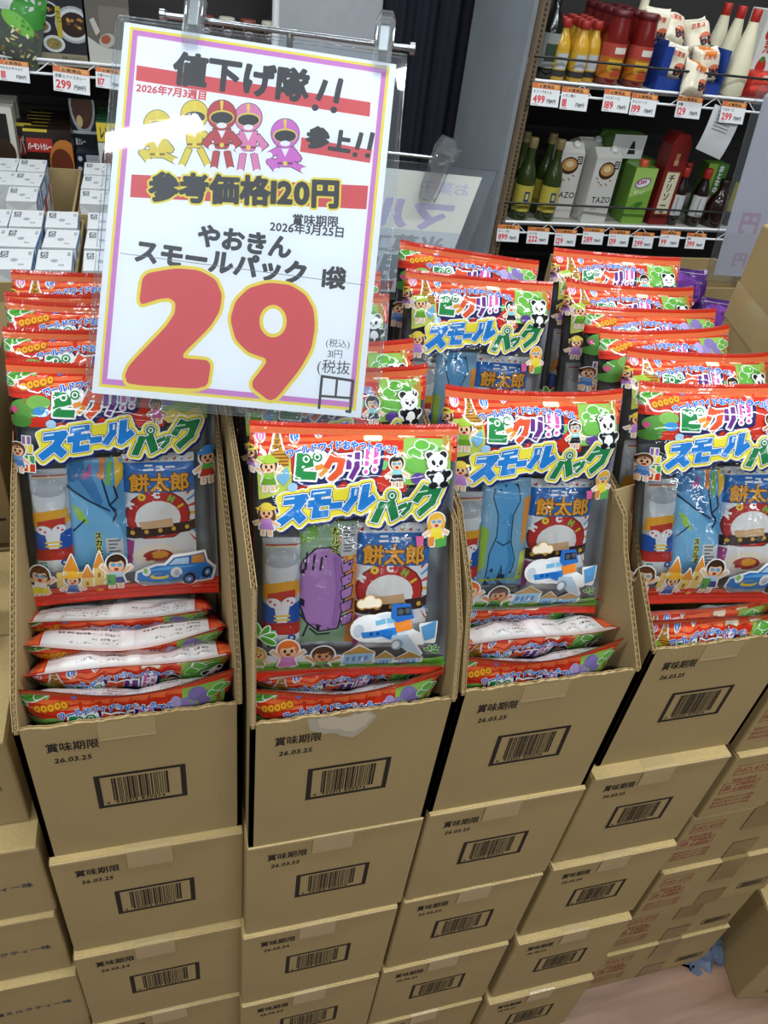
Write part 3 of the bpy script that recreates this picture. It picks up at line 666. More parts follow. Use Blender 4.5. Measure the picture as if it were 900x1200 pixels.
def pouch_art(kind):
    A = Art()
    if kind == 'stick':          # 46 x 152 printed roll, silver top, blue and red below
        A.rect('#b9bec4', 0, 0, 46, 152); A.rect('#8d9197', 0, 4, 46, 7); A.rect('#c0392b', 0, 8, 46, 10.5); A.rect('#e6d7a8', 0, 11, 46, 13)
        A.ell('#d9dde1', 23, 40, 20, 24); A.ell('#aeb3ba', 23, 26, 22, 12); A.poly('#e9a82c', [(2, 58), (44, 54), (46, 74), (0, 78)]); A.poly('#c63a2a', [(6, 70), (40, 66), (40, 78), (8, 82)])
        A.rect('#1d54b0', 0, 84, 46, 108); A.poly('#f1f1f1', [(14, 84), (34, 84), (30, 108), (18, 108)]); A.rect('#f0d33a', 14, 98, 34, 100.5); A.rect('#f0d33a', 14, 103, 34, 105.5)
        A.ell('#f3f3f3', 14, 82, 9, 6, 20); A.ell('#f3f3f3', 32, 82, 9, 6, -20); 
        for x, y in ((10, 80), (15, 84), (31, 80), (36, 83)): A.ell('#d23a6a', x, y, 1.6)
        A.rect('#c93326', 0, 108, 46, 124); A.poly('#b42a20', [(0, 108), (46, 108), (46, 112), (0, 113)]); A.rect('#f1f3f3', 0, 124, 46, 146); A.rect('#58b89a', 6, 126, 14, 146); A.ell('#1d54b0', 36, 128, 5); A.ell(WHITE, 36, 128, 2.4); A.rect('#a9aeb4', 0, 146, 46, 152)
        return A, 46., 152.
    if kind in ('purple', 'blue', 'neck'):   # 72 x 160 toy sweet pouches
        W_, H_ = 72., 160.
        A.rect({'purple': '#8fae8c', 'blue': '#5fa4d6', 'neck': '#7fb0cf'}[kind], 0, 0, W_, H_)
        if kind == 'purple':
            A.poly('#7ab648', [(0, 0), (30, 0), (20, 24), (0, 30)]); A.poly('#e0873c', [(46, 20), (72, 10), (72, 160), (58, 160), (60, 80)]); A.poly('#f0b84a', [(58, 30), (72, 26), (72, 60), (62, 64)])
            bd = [(6, 50), (20, 36), (38, 34), (54, 50), (56, 96), (48, 138), (26, 142), (10, 128), (0, 100), (0, 70)]
            A.loops('#2a1f33', dilate([quad_ccw(bd)], 2.2, res=2)); A.poly('#b483c4', bd); A.poly('#a06fb4', [(40, 40), (54, 52), (55, 96), (47, 136), (40, 136), (46, 90)])
            for k in range(5):
                q = [(52, 56+k*17), (66, 50+k*17), (64, 62+k*17), (54, 66+k*17)]; A.loops('#2a1f33', dilate([quad_ccw(q)], 1.4, res=1)); A.poly('#b483c4', q)
            for k in range(3): A.poly('#2a1f33', [(8+k*9, 40+k*3), (11+k*9, 38+k*3), (9+k*9, 62), (6+k*9, 62)])
            for p in ([(2, 120), (12, 132), (6, 150)], [(14, 138), (24, 148), (40, 146)]): A.line('#3a3340', p, 2.2)
            A.text('#d9e86a', 'スカルズ', 38, 6, 11, .10, 0, 1, 0, vertical=True); A.text('#1b1b1b', 'スカルズ', 38, 6, 11, .03, 0, 1, 0, vertical=True)
            A.rect('#c9cdd0', 50, 2, 70, 44)
            for k in range(9): A.rect('#555a5e', 53+(k % 2), 5+k*4, 67-(k % 3)*2, 6.6+k*4)
        elif kind == 'blue':
            A.poly('#3f7fb8', [(0, 0), (24, 0), (44, 60), (38, 70), (16, 30), (0, 36)]); A.poly('#7cc0ea', [(0, 40), (30, 60), (60, 90), (72, 120), (72, 160), (0, 160)])
            for c, q in (('#e2883a', [(40, 0), (50, 0), (46, 34), (38, 26)]), ('#7fc24a', [(52, 0), (58, 0), (54, 40), (48, 36)]), ('#f0c63a', [(60, 0), (72, 0), (70, 30), (60, 44)]), ('#c5629a', [(24, 4), (36, 0), (32, 24), (20, 30)]), ('#a3d44e', [(4, 62), (16, 70), (26, 92), (12, 84)])): A.poly(c, q)
            for p in ([(0, 38), (26, 58), (52, 74)], [(44, 30), (52, 66), (60, 74)], [(58, 40), (62, 56), (52, 66), (60, 78), (54, 90)], [(4, 100), (20, 84)]): A.line('#16324f', p, 2.2)
            A.rect('#d8d9d6', 44, 112, 66, 150)
            for k in range(7): A.rect('#6a6a66', 47, 115+k*5, 62-(k % 3)*3, 117+k*5)
            A.text('#f2e53c', 'スカルズ', 30, 112, 10, .12, 0, 1, 0, vertical=True); A.text('#16161a', 'スカルズ', 30, 112, 10, .04, 0, 1, 0, vertical=True)
        else:
            bd = [(20, 0), (48, 0), (52, 34), (44, 54), (44, 92), (52, 118), (46, 160), (34, 160), (34, 130), (28, 160), (14, 160), (16, 110), (24, 86), (24, 54), (16, 30)]
            A.loops('#1b3550', dilate([quad_ccw(bd)], 1.6, res=1.6)); A.poly('#5aa6dc', bd); A.poly('#4590c8', [(40, 50), (44, 54), (44, 92), (51, 118), (46, 158), (40, 158), (44, 120), (38, 92)])
            A.poly('#e0953c', [(58, 30), (70, 26), (66, 90), (60, 100)]); A.poly('#9fc94a', [(2, 70), (12, 76), (10, 130), (2, 140)]); A.poly('#d9e86a', [(60, 108), (70, 104), (68, 150), (58, 152)])
            A.line('#1b3550', [(24, 92), (34, 98), (44, 92)], 1.6); A.line('#1b3550', [(34, 128), (36, 140), (34, 158)], 1.4)
            A.rect('#b9d24a', 6, 150, 60, 158); A.text('#16161a', 'スカルズ', 10, 158, 8, .04)
        return A, W_, H_
    W_, H_ = 92., 168.           # rice cracker pouch
    A.rect('#e9ebee', 0, 0, W_, H_); A.rect('#aeb4bb', 0, 0, W_, 3)
    for k in range(9): 
        x = 4+k*10; A.poly(['#c93326', '#3f8fd0', '#d9a23a'][k % 3], [(x, 5), (x+6, 4), (x+3, 12), (x-1, 10)])
    for k in range(7): A.poly(['#c93326', '#58a0dc', '#d64a4a', '#e8b63a'][k % 4], [(80, 58+k*9), (92, 48+k*13), (92, 53+k*13), (82, 60+k*9)])
    A.ell('#7a1f1a', 42, 88, 43, 36); A.ell('#c42f28', 42, 88, 41, 34); A.ell(WHITE, 42, 92, 30, 25)
    for k, (ch, c) in enumerate((('M', WHITE), ('O', '#f2d23a'), ('C', WHITE), ('H', '#8cc24a'), ('I', '#f2d23a'))):
        a = math.radians(-152+k*30); A.text(c, ch, 42+math.cos(a)*35-3.5, 88+math.sin(a)*29+4, 11, .10, math.degrees(a)+90)
    A.poly('#3a2320', [(0, 104), (92, 98), (92, 112), (0, 120)]); A.poly('#e2b88a', [(16, 96), (60, 92), (62, 104), (20, 106)])
    for k in range(5): A.ell('#e0b23a', 8+k*18, 111-k*1.2, 3)
    A.rect('#efeeee', 0, 120, W_, H_); A.ell('#f6ead6', 40, 146, 34, 18); A.ell('#b5372c', 40, 146, 20, 10); A.ell('#f0a53c', 42, 144, 12, 6); A.poly('#b84a8a', [(0, 122), (10, 122), (6, 160), (0, 164)])
    A.rect('#1f6fc0', 0, 14, W_, 56); A.text(WHITE, 'ニュー', 26, 26, 12, .06, 0, 1.15); 
    A.text('#5a3208', '餅太郎', 7, 52, 26, .075); A.text('#f0a82c', '餅太郎', 7, 52, 26, .028)
    return A, W_, H_

# ------------------------------------------------------------------ snack bag surfaces
def rng(seed): return np.random.RandomState(seed)
class Surf:
    """one soft crinkled pillow bag: where a printed point of the front or back lies in space (metres, base at z = 0, front towards -Y)"""
    def __init__(s, seed, T=.034, H=BH/1000, W=BW/1000, wr=1.0, seal=.017):
        s.T, s.H, s.W, s.wr, s.seal = T, H, W, wr, seal; r = rng(seed)
        s.cre = [(r.uniform(0, W), r.uniform(.05, H), r.uniform(0, PI), r.uniform(.0010, .0030)*(1 if r.rand() < .6 else -1), r.uniform(.011, .022), r.uniform(.03, .10)) for _ in range(26)]
        s.sn = [(r.uniform(8, 34), r.uniform(8, 30), r.uniform(0, 6.28), r.uniform(.0004, .0012)) for _ in range(7)]
        s.pl = [(r.randint(5, 13), r.uniform(0, 6.28), r.uniform(.0008, .002)) for _ in range(3)]
        s.wave = r.uniform(-.008, .008), r.uniform(0, 6.28), r.uniform(.002, .006), r.uniform(.002, .007)
    def bulge(s, X, Z):
        u = np.clip(X/s.W, 0, 1); v = np.clip((Z-s.seal*.8)/(s.H-1.6*s.seal), 0, 1)
        e = np.clip(1-np.abs(2*u-1)**5, 0, 1)**.5; d = np.minimum(v, 1-v)
        f = np.sin(PI/2*np.clip(d/.20, 0, 1))**.85
        return u, v, d, e, f
    def off(s, X, Z, back=False):
        u, v, d, e, f = s.bulge(X, Z); y = s.T*(.55 if back else 1.)*e*f
        n = np.zeros_like(X); k = 1.3 if back else 1.
        for cx, cz, a, h, w_, L in s.cre:
            ca, sa = math.cos(a), math.sin(a); dx = X-cx; dz = Z-cz; p = -dx*sa+dz*ca; q = dx*ca+dz*sa
            n += h*k*np.exp(-(p/w_)**2)*np.exp(-(q/L)**2)
        for kx, kz, ph, h in s.sn: n += h*np.sin(kx*X*k+kz*Z+ph+2*np.sin(kz*.7*X))
        pl = np.zeros_like(X)
        for m, ph, h in s.pl: pl += h*np.sin(2*PI*m*u+ph)
        return y + s.wr*(n*np.clip(e*f*1.4, 0, 1) + pl*np.exp(-d/.07)*np.clip(d*40, .0, 1)*e)
    def glob(s, X, Y, Z):
        u = X/s.W; t = np.clip(Z/s.H, 0, 1.05); a, ph, b, c = s.wave
        ear = np.abs(2*u-1)**3
        z = Z + (c*ear - .004)*np.clip((t-.80)/.20, 0, 1)**1.5 - .003*ear*np.clip((.12-t)/.12, 0, 1)
        y = Y + b*np.sin(2*PI*u*.9+ph)*np.clip((t-.55)/.45, 0, 1)**2 + a*np.sin(PI*u)*np.clip((t-.4)/.6, 0, 1)**2
        x = X - s.W/2; x = x*(1-.022*np.sin(PI*np.clip(t, 0, 1))**2)
        return np.stack([x, y, z], 1)
    def pos(s, X, Z, h=0., back=False):
        sg = 1. if back else -1.
        if isinstance(h, float): h = np.full_like(X, h)
        p = s.glob(X, sg*s.off(X, Z, back), Z); e = 4e-4
        px = s.glob(X+e, sg*s.off(X+e, Z, back), Z); pz = s.glob(X, sg*s.off(X, Z+e, back), Z+e)
        n = np.cross(px-p, pz-p); n /= np.linalg.norm(n, axis=1)[:, None]+1e-12
        if back: n = -n
        return p + n*h[:, None], n
def cut_art(art, xs, ys):
    """cut flat artwork along a lattice so that it can follow a curved surface"""
    bm = bmesh.new(); cl = bm.faces.layers.int.new('c'); cols = []; ci = {}
    for v, t, col, L in art.el:
        if col not in ci: ci[col] = len(cols); cols.append(col)
        vs = [bm.verts.new((p[0], p[1], L)) for p in v]
        for tr in t:
            try: f = bm.faces.new([vs[i] for i in tr]); f[cl] = ci[col]
            except ValueError: pass
    for axis, arr in ((0, xs), (1, ys)):
        for c in arr:
            co = Vector((c, 0, 0)) if axis == 0 else Vector((0, c, 0)); no = Vector((1, 0, 0)) if axis == 0 else Vector((0, 1, 0))
            bmesh.ops.bisect_plane(bm, geom=bm.verts[:]+bm.edges[:]+bm.faces[:], dist=1e-4, plane_co=co, plane_no=no)
    bm.verts.index_update()
    V = np.array([v.co[:] for v in bm.verts]); F = [[v.index for v in f.verts] for f in bm.faces]; C = [cols[f[cl]] for f in bm.faces]
    bm.free(); return V, F, C
def surf_mesh(name, P, N, F, mats, mi, C):
    me = bpy.data.meshes.new(name); me.from_pydata(P.tolist(), [], F)
    for m_ in mats: me.materials.append(m_)
    nrm = N
    # face the outside
    me.polygons.foreach_set('material_index', mi); me.polygons.foreach_set('use_smooth', [True]*len(F))
    at = me.color_attributes.new('Col', 'FLOAT_COLOR', 'CORNER'); buf = np.ones((len(me.loops), 4), np.float32); cache = {}
    i = 0
    for f, c in zip(F, C):
        if c is not None:
            if c not in cache: cache[c] = lin(c)
            buf[i:i+len(f), :3] = cache[c]
        i += len(f)
    at.data.foreach_set('color', buf.ravel()); me.update()
    me.normals_split_custom_set_from_vertices(nrm.tolist())
    return me
def orient(P, N, F):
    out = []
    for f in F:
        a, b, c = P[f[0]], P[f[1]], P[f[2]]; n = np.cross(b-a, c-a)
        out.append(f if n @ N[f[0]] >= 0 else f[::-1])
    return out
def lattice(nx, nz, W, z0, z1):
    X, Z = np.meshgrid(np.linspace(0, W, nx), np.linspace(z0, z1, nz)); X = X.ravel(); Z = Z.ravel()
    F = [[j*nx+i, j*nx+i+1, (j+1)*nx+i+1, (j+1)*nx+i] for j in range(nz-1) for i in range(nx-1)]
    return X, Z, F
NX, NZ = 36, 46
XS = np.linspace(0, BW, NX)[1:-1]; YS = BH - np.linspace(.017*.8*1000, BH-.017*.8*1000, NZ)[1:-1]
def film_mesh(name, S, cut, back=False, clear=True):
    W, H = S.W, S.H
    X, Z, F = lattice(NX, NZ, W, S.seal*.8, H-S.seal*.8); P, N = S.pos(X, Z, 0., back); F0 = orient(P, N, F)
    V, F1, C1 = cut; V = V.copy(); x = V[:, 0]/1000; x = np.clip(W-x if back else x, 0, W); z = np.clip(H-V[:, 1]/1000, S.seal*.8, H-S.seal*.8)
    P1, N1 = S.pos(x, z, 3e-4 + V[:, 2]*1.1e-4, back); F1 = orient(P1, N1, F1)
    if not clear:      # the reverse: print outside, dull silver inside
        P, N = S.pos(X, Z, -9e-4, back); n = len(P)
        return surf_mesh(name, np.vstack([P, P1]), np.vstack([N, N1]), F0 + [[i+n for i in f] for f in F1], [SILVER_FILM, FILM_PRINT], [0]*len(F0)+[1]*len(F1), ['#55585c']*len(F0)+C1)
    n = len(P); PP = np.vstack([P, P1]); NN = np.vstack([N, N1]); FF = F0 + [[i+n for i in f] for f in F1]
    return surf_mesh(name, PP, NN, FF, [CLEAR_FILM if clear else SILVER_FILM, FILM_PRINT], [0]*len(F0)+[1]*len(F1), ['#9aa0a6']*len(F0)+C1)
SILVER_FILM = mat('silver_film_inside', '#8d9298', rough=.35, metal=.3, noise=.25)
def seal_mesh(name, S, top=True, design='airplane'):
    """crimped fin with saw-tooth edge; printed side forward, pale side behind"""
    W, H = S.W, S.H; n = 120; rows = 7; vs = []; fs = []; cs = []
    for side in (-1, 1):
        b = len(vs); P = []
        for r in range(rows):
            t = r/(rows-1); z = (H-S.seal+t*S.seal) if top else (S.seal*(1-t)); X = np.linspace(0, W, n+1)
            zz = np.full(n+1, z)
            if r == rows-1: zz = zz + (np.arange(n+1) % 2)*.0018*(1 if top else -1)
            P.append(S.glob(X, np.full(n+1, side*(.0004+.00035*(r % 2))), zz))
        vs += np.vstack(P).tolist()
        for r in range(rows-1):
            for i in range(n):
                a = b+r*(n+1)+i; fs.append([a, a+1, a+n+2, a+n+1])
                if side < 0: c = (RED, ORG, '#f0804e', ORG, RED, RED)[r] if top else ((('#5fae3e', '#5fae3e', '#8a5a2c', RED, RED, RED) if design == 'airplane' else ('#b8301f', RED, RED, '#c23322', RED, RED))[r])
                else: c = '#ead0c8' if 6 < i < n-6 else RED
                cs.append(c)
    mb = MB(); mb.v = [tuple(v) for v in vs]; mb.f = fs; mb.m = [0]*len(fs); mb.c = cs; mb.sm = [False]*len(fs)
    return mb.mesh(name, FILM_PRINT)
def pouch_mesh(name, kind, seed, T):
    A, w_, h = pouch_art(kind); S = Surf(seed, T=T, H=h/1000, W=w_/1000, wr=.35, seal=.004); S.wave = (0, 0, 0, 0)
    cut = cut_art(A, np.linspace(0, w_, 11)[1:-1], np.linspace(0, h, 17)[1:-1])
    X, Z, F = lattice(14, 22, S.W, 0, S.H); P, N = S.pos(X, Z, 0., True); F0 = orient(P, N, F)
    V, F1, C1 = cut; P1, N1 = S.pos(np.clip(V[:, 0]/1000, 0, S.W), S.H-V[:, 1]/1000, V[:, 2]*1.0e-4); F1 = orient(P1, N1, F1); n = len(P)
    return surf_mesh(name, np.vstack([P, P1]), np.vstack([N, N1]), F0+[[i+n for i in f] for f in F1], [POUCH_PRINT], [0]*(len(F0)+len(F1)), ['#b7bbc0']*len(F0)+C1)
CUTS = {'airplane': cut_art(art_airplane(), XS, YS), 'car': cut_art(art_car(), XS, YS), 'back': cut_art(art_back(), XS, YS)}
POUCH = {k: pouch_mesh('pouch_'+k, k, i+3, .014 if k == 'stick' else .011) for i, k in enumerate(('stick', 'purple', 'blue', 'neck', 'cracker'))}
_BAGM = {}
def bag_meshes(design, seed, T):
    k = (design, seed, T)
    if k not in _BAGM:
        S = Surf(seed, T=T)
        _BAGM[k] = (film_mesh('film_front', S, CUTS[design]), film_mesh('film_back', S, CUTS['back'], True, False), seal_mesh('top_seal', S), seal_mesh('bottom_seal', S, False, design))
    return _BAGM[k]
def snack_bag(label, group, design, seed, sweet, loc, rot, T=.034, inside=True):
    """rot = (tilt back in degrees, roll, yaw)"""
    t = thing('snack_bag', label, 'snack bag', loc, (0, 0, 0), group)
    t.rotation_mode = 'XYZ'
    Mr = Matrix.Rotation(math.radians(rot[2]), 3, 'Z') @ Matrix.Rotation(math.radians(-rot[0]), 3, 'X') @ Matrix.Rotation(math.radians(rot[1]), 3, 'Y')
    t.rotation_euler = Mr.to_euler()
    for nm, me in zip(('front_film', 'back_film', 'top_seal', 'bottom_seal'), bag_meshes(design, seed, T)): link(bpy.data.objects.new(nm, me), t)
    if inside:
        A = {'airplane': [('snack_stick', 'stick', 190, 690, -.006), ('sweet_pouch', sweet, 358, 650, -.004), ('cracker_pouch', 'cracker', 592, 672, -.005)],
             'car': [('snack_stick', 'stick', 190, 680, -.006), ('sweet_pouch', sweet, 358, 660, -.004), ('cracker_pouch', 'cracker', 592, 665, -.005)]}[design]
        for nm, k, cx, cy, y in A:
            o = link(bpy.data.objects.new(nm, POUCH[k]), t)
            p = HA(np.array([[cx, cy]], float))[0]; h = {'stick': .152, 'cracker': .168}.get(k, .160)
            o.location = (p[0]/1000-BW/2000, y, BH/1000-p[1]/1000-h/2)
    return t

# ------------------------------------------------------------------ setting
def struct(mb, name, mats, parent=None): o = mb.build(name, mats, parent); o['kind'] = 'structure'; return o
def floor_mat():
    m, nt, b = base_mat('wood_vinyl_floor'); N = nt.nodes.new; L = nt.links.new
    tc = N('ShaderNodeTexCoord'); mp = N('ShaderNodeMapping'); mp.inputs['Scale'].default_value = (1.2, 9, 1); mp.inputs['Rotation'].default_value = (0, 0, .22); L(tc.outputs['Object'], mp.inputs[0])
    n1 = N('ShaderNodeTexNoise'); n1.inputs['Scale'].default_value = 2.2; n1.inputs['Detail'].default_value = 6; n1.inputs['Distortion'].default_value = .5; L(mp.outputs[0], n1.inputs['Vector'])
    rp = N('ShaderNodeValToRGB'); rp.color_ramp.elements[0].position = .3; rp.color_ramp.elements[1].position = .72
    rp.color_ramp.elements[0].color = (*lin('#735543'), 1); rp.color_ramp.elements[1].color = (*lin('#957560'), 1)
    L(n1.outputs['Fac'], rp.inputs[0]); L(rp.outputs[0], b.inputs['Base Color']); b.inputs['Roughness'].default_value = .42
    return m
mb = MB(); mb.box(-3.2, 4.2, -9.6, 3.42, -.05, 0); struct(mb, 'floor', floor_mat())
mb = MB(); mb.box(-3.2, 4.2, -9.6, 3.42, CEIL, CEIL+.05); struct(mb, 'ceiling', mat('ceiling_board', '#c9ccd0', rough=.8))
mb = MB(); mb.box(-3.2, 4.2, 3.36, 3.42, 0, CEIL); struct(mb, 'wall_back', mat('grey_wall', '#8f9398', rough=.55))

# dark navy curtain of soft folds
mb = MB(); n = 90; vs = []; fs = []
for j, z in enumerate((.35, 1.2, 2.0, 2.6)):
    for i in range(n+1):
        x = .80 + .56*i/n; vs.append((x, 3.02 + .012*math.sin(i*.42) + .006*math.sin(i*.97+.6), z))
for j in range(3):
    for i in range(n): a = j*(n+1)+i; fs.append((a, a+1, a+n+2, a+n+1))
mb.add(vs, fs, 0, None, True); mb.add([(v[0], v[1]+.012, v[2]) for v in vs], [f[::-1] for f in fs], 0, None, True)
mb2 = MB(); mb2.tube([(.74, 3.03, 2.61), (1.42, 3.03, 2.61)], .012, 10)
cur = thing('curtain', 'dark navy folded curtain hanging beside the steel shelf side panel', 'curtain', (1.08, 3.02, .35))
def local(o, root): o.location = -root.location; return o
local(mb.build('cloth', mat('navy_cloth', '#0e1222', rough=.85, noise=.2), cur, False), cur); local(mb2.build('curtain_rail', CHROME, cur), cur)
mb = MB(); mb.box(.435, .79, 3.0, 3.04, .0, 2.9, bev=.006); o = mb.build('partition_panel', mat('pale_grey_panel', '#a9adb2', rough=.5)); o['kind'] = 'structure'; o.name = 'trim_1'

# ------------------------------------------------------------------ cartons
def front_print(mb, w, h, date, face, m=1):
    """best-before words, date and framed bar code on the front face"""
    A = Art(); K = '#2a2522'
    A.text(K, '賞味期限', w*.112, h*.163, .0188, .018, 1.0, .80)
    A.text(K, date, w*.135, h*.247, .0125, .03, 0, .92, .03, None, .12)
    x0, x1, y0, y1 = w*.288, w*.720, h*.385, h*.645; t = .0052
    for r in ((x0, y0, x1, y0+t), (x0, y1-t, x1, y1), (x0, y0+t, x0+t*1.3, y1-t), (x1-t*1.3, y0+t, x1, y1-t)): A.rect(K, *r)
    rr = random.Random(7); x = x0+.020
    while x < x1-.022:
        bw = rr.choice((.0010, .0010, .0018, .0027)); A.rect(K, x, y0+.0095, x+bw, y1-.0135); x += bw + rr.choice((.0010, .0012, .0020))
    A.text(K, '4', x0+.010, y1-.0072, .008, .02); A.text(K, '903013 830076', x0+.022, y1-.0072, .0082, .02, 0, 1., .12)
    for v, t_, col, L in A.el: mb.add([face(a, b) for a, b in v], t_, m, col)
def wob(p, k): return p
def closed_carton(name, label, cat, w, d, h, loc, rz=0, group=None, date='26.05.24', seed=0, dressing=None):
    """shut carton: four walls, two top flaps meeting at a taped slit"""
    t = thing(name, label, cat, loc, (0, 0, rz), group); r = random.Random(seed)
    mb = MB(); mb.box(-w/2, w/2, 0, d, 0, h-.004, 0, None, .004)
    front_print(mb, w, h, date, lambda a, b: (-w/2+a, -.0005, h-b))
    mb.build('body', [CARD, INK], t)
    sl = d*.5
    for k in (0, 1):                                     # two flaps, each a fluted board lying on the rim
        y0, y1 = (-.001, sl-.002) if k == 0 else (sl+.002, d+.001); m2 = MB()
        m2.box(-w/2+.002, w/2-.002, y0+.0015, y1, h-.005, h, 0, None, .0012)
        if k == 0: m2.box(-w/2+.003, w/2-.003, y0-.0003, y0+.0012, h-.0045, h-.0012, 1)
        m2.build('top_flap', [CARD_PALE, CARD_EDGE], t)
    m3 = MB(); tw = .031; x = -.004 + r.uniform(-.006, .006)
    n = 9; ys = [d, .03, .010, .003, -.0006, -.0012, -.0014, -.0014, -.0013]; zs = [h+.0006, h+.0006, h+.0006, h+.0005, h-.001, h-.004, h-.012, h-.030, h-.046]
    vs = []
    for y, z in zip(ys, zs): vs += [(x-tw, y, z), (x+tw, y, z)]
    m3.add(vs, [(2*i, 2*i+1, 2*i+3, 2*i+2) for i in range(n-1)], 0, None, False); m3.build('packing_tape', TAPE, t, False)
    return t
def wall_profile(mb, path, t, axis_x, base=0.):
    """side board standing at x = axis_x .. axis_x + t with an open corrugated top edge along path [(y, z)...]"""
    low = [(y, z-.007) for y, z in path]
    poly = [(path[0][0], base)] + low + [(path[-1][0], base)]
    mb.prism(poly, 'x', axis_x+.0009, axis_x+t-.0009, 0)
    for x0 in (axis_x, axis_x+t-.0009):
        n = len(path); pl = [(path[0][0], base)] + list(path) + [(path[-1][0], base)]; mb.prism(pl, 'x', x0, x0+.0009, 0)
    s = 0.; pts = []
    for i in range(len(path)-1):
        a = Vector(path[i]); b = Vector(path[i+1]); L = (b-a).length; k = max(1, int(L/.0014))
        for j in range(k): pts.append((a.lerp(b, j/k), s+L*j/k))
        s += L
    pts.append((Vector(path[-1]), s)); vs = []
    for p, q in pts:
        x = axis_x + t/2 + (t/2-.0011)*math.sin(q*2*PI/.0088)
        vs += [(x, p.x, p.y-.0004), (x, p.x, p.y-.0075)]
    mb.add(vs, [(2*i, 2*i+2, 2*i+3, 2*i+1) for i in range(len(pts)-1)], 1, None, True)
def open_carton(label, w, d, hf, pl, pr, loc, group, patch=None, date='26.03.25', torn=0, rough_edge=0.0012, printed=True, hb=.46):
    t = thing('open_carton', label, 'carton', loc, (0, 0, 0), group); th = .0068; r = random.Random(int(hf*1e4)+int(w*1e4))
    # front panel: torn upper rim
    mb = MB(); n = 60; xs = [-w/2 + w*i/n for i in range(n+1)]
    top = [hf + r.uniform(-1, 1)*rough_edge + .0012*math.sin(i*.5) for i in range(n+1)]
    poly = [(-w/2, 0)] + list(zip(xs, top)) + [(w/2, 0)]
    mb.prism([(-w/2, 0)] + [(x, z) for x, z in zip(xs, top)] + [(w/2, 0)], 'y', 0, .0010, 0)
    mb.prism([(-w/2, 0)] + [(x, z-.0035-abs(r.gauss(0, .0012))) for x, z in zip(xs, top)] + [(w/2, 0)], 'y', .0012, th-.0010, 1)
    mb.prism([(-w/2, 0)] + [(x, z-.0015-abs(r.gauss(0, .001))) for x, z in zip(xs, top)] + [(w/2, 0)], 'y', th-.0010, th, 2)
    if printed: front_print(mb, w, hf, date, lambda a, b: (-w/2+a, -.0006, hf-b), 3)
    A = Art(); q = random.Random(4)
    if patch:                                             # where tape tore the outer liner away
        pts = [(w*(.26+.30*k/12), hf*(-.002 + .03*q.random())) for k in range(13)] + [(w*(.60-.02*k), hf*(.05+.03*k+.02*q.random())) for k in range(3)] + [(w*(.50-.03*k), hf*(.16+.03*q.random()-.01*k)) for k in range(6)] + [(w*.28, hf*.09)]
        A.poly('#a9a08c', pts); A.poly('#bdb09a', [(a*.8+w*.10, b*.72+hf*.01) for a, b in pts])
    else: A.rect('#aa946a', w*.345, hf*.008, w*.60, hf*.13); A.rect('#c3b088', w*.35, hf*.125, w*.60, hf*.131)
    for v, t_, col, L in A.el: mb.add([(-w/2+a, -.0004-.0001*L, hf-b) for a, b in v], t_, 3, col)
    mb.build('front_panel', [CARD, CARD_EDGE, CARD_IN, INK], t)
    for path, ax in ((pl, -w/2), (pr, w/2-th)):
        m2 = MB(); wall_profile(m2, path, th, ax, .0); m2.build('side_panel', [CARD_IN, CARD_EDGE], t)
    m3 = MB(); m3.box(-w/2+th, w/2-th, d-th, d, 0, hb); m3.build('back_panel', CARD_IN, t)
    m4 = MB(); m4.box(-w/2+th, w/2-th, th, d-th, 0, .006); m4.build('base_panel', CARD_IN, t)
    return t
TOPZ = 1.10
COLS = [(-.064, .2600), (.2035, .2640), (.476, .2660), (.775, .2640)]       # centre x, width of the four columns
FR = 'cut-open snack cartons along the front'
oc = [open_carton('cut-open carton of snacks below the price sign, far left column', .260, .36, .282, [(.0, .283), (.02, .31), (.12, .375), (.25, .455), (.36, .50)], [(.0, .288), (.012, .335), (.11, .44), (.26, .485), (.36, .50)], (-.064, .602, TOPZ), FR),
      open_carton('cut-open carton with a grey torn patch on its front rim', .264, .36, .283, [(.0, .283), (.010, .40), (.013, .50), (.15, .535), (.36, .545)], [(.0, .283), (.03, .38), (.11, .49), (.36, .53)], (.2035, .566, TOPZ), FR, True),
      open_carton('cut-open carton right of the one with the torn patch', .266, .36, .284, [(.0, .285), (.05, .42), (.13, .49), (.36, .53)], [(.0, .286), (.115, .405), (.142, .445), (.19, .46), (.36, .50)], (.476, .572, TOPZ), FR),
      open_carton('cut-open carton at the right end of the front row', .264, .36, .284, [(.0, .284), (.105, .372), (.150, .415), (.21, .425), (.36, .46)], [(.0, .284), (.10, .37), (.16, .41), (.36, .46)], (.777, .600, TOPZ), FR)]
# a loose flap folded outwards on the third carton
mb = MB(); mb.prism([(.0, -.13), (.065, -.098), (.058, -.005), (.0, .0)], 'y', 0, .0055); fl = mb.build('side_flap', CARD_IN, oc[2]); fl.location = (.127, .175, .462); fl.rotation_euler = (math.radians(-18), math.radians(6), math.radians(28))

names = ['far left', 'second', 'third', 'right-hand']; lev = ['directly under the open one', 'second below the open one', 'third below the open one', 'at the floor']
fy = [[.592, .582, .578, .574], [.565, .560, .556, .552], [.567, .565, .560, .556], [.579, .568, .5535, .542]]
fx = [[-.064, -.066, -.068, -.068], [.202, .196, .194, .192], [.477, .474, .468, .466], [.764, .760, .752, .742]]
dates = ['26.03.25', '26.05.24', '26.06.24', '26.06.24']
for ci in range(4):
    for k in range(4):
        closed_carton('snack_carton', f'shut brown snack carton in the {names[ci]} column, {lev[k]}', 'carton', COLS[ci][1]+.004, .36, .275, (fx[ci][k], fy[ci][k], TOPZ-.275*(k+1)), 0, 'shut snack cartons stacked under the bags', dates[k], ci*7+k)

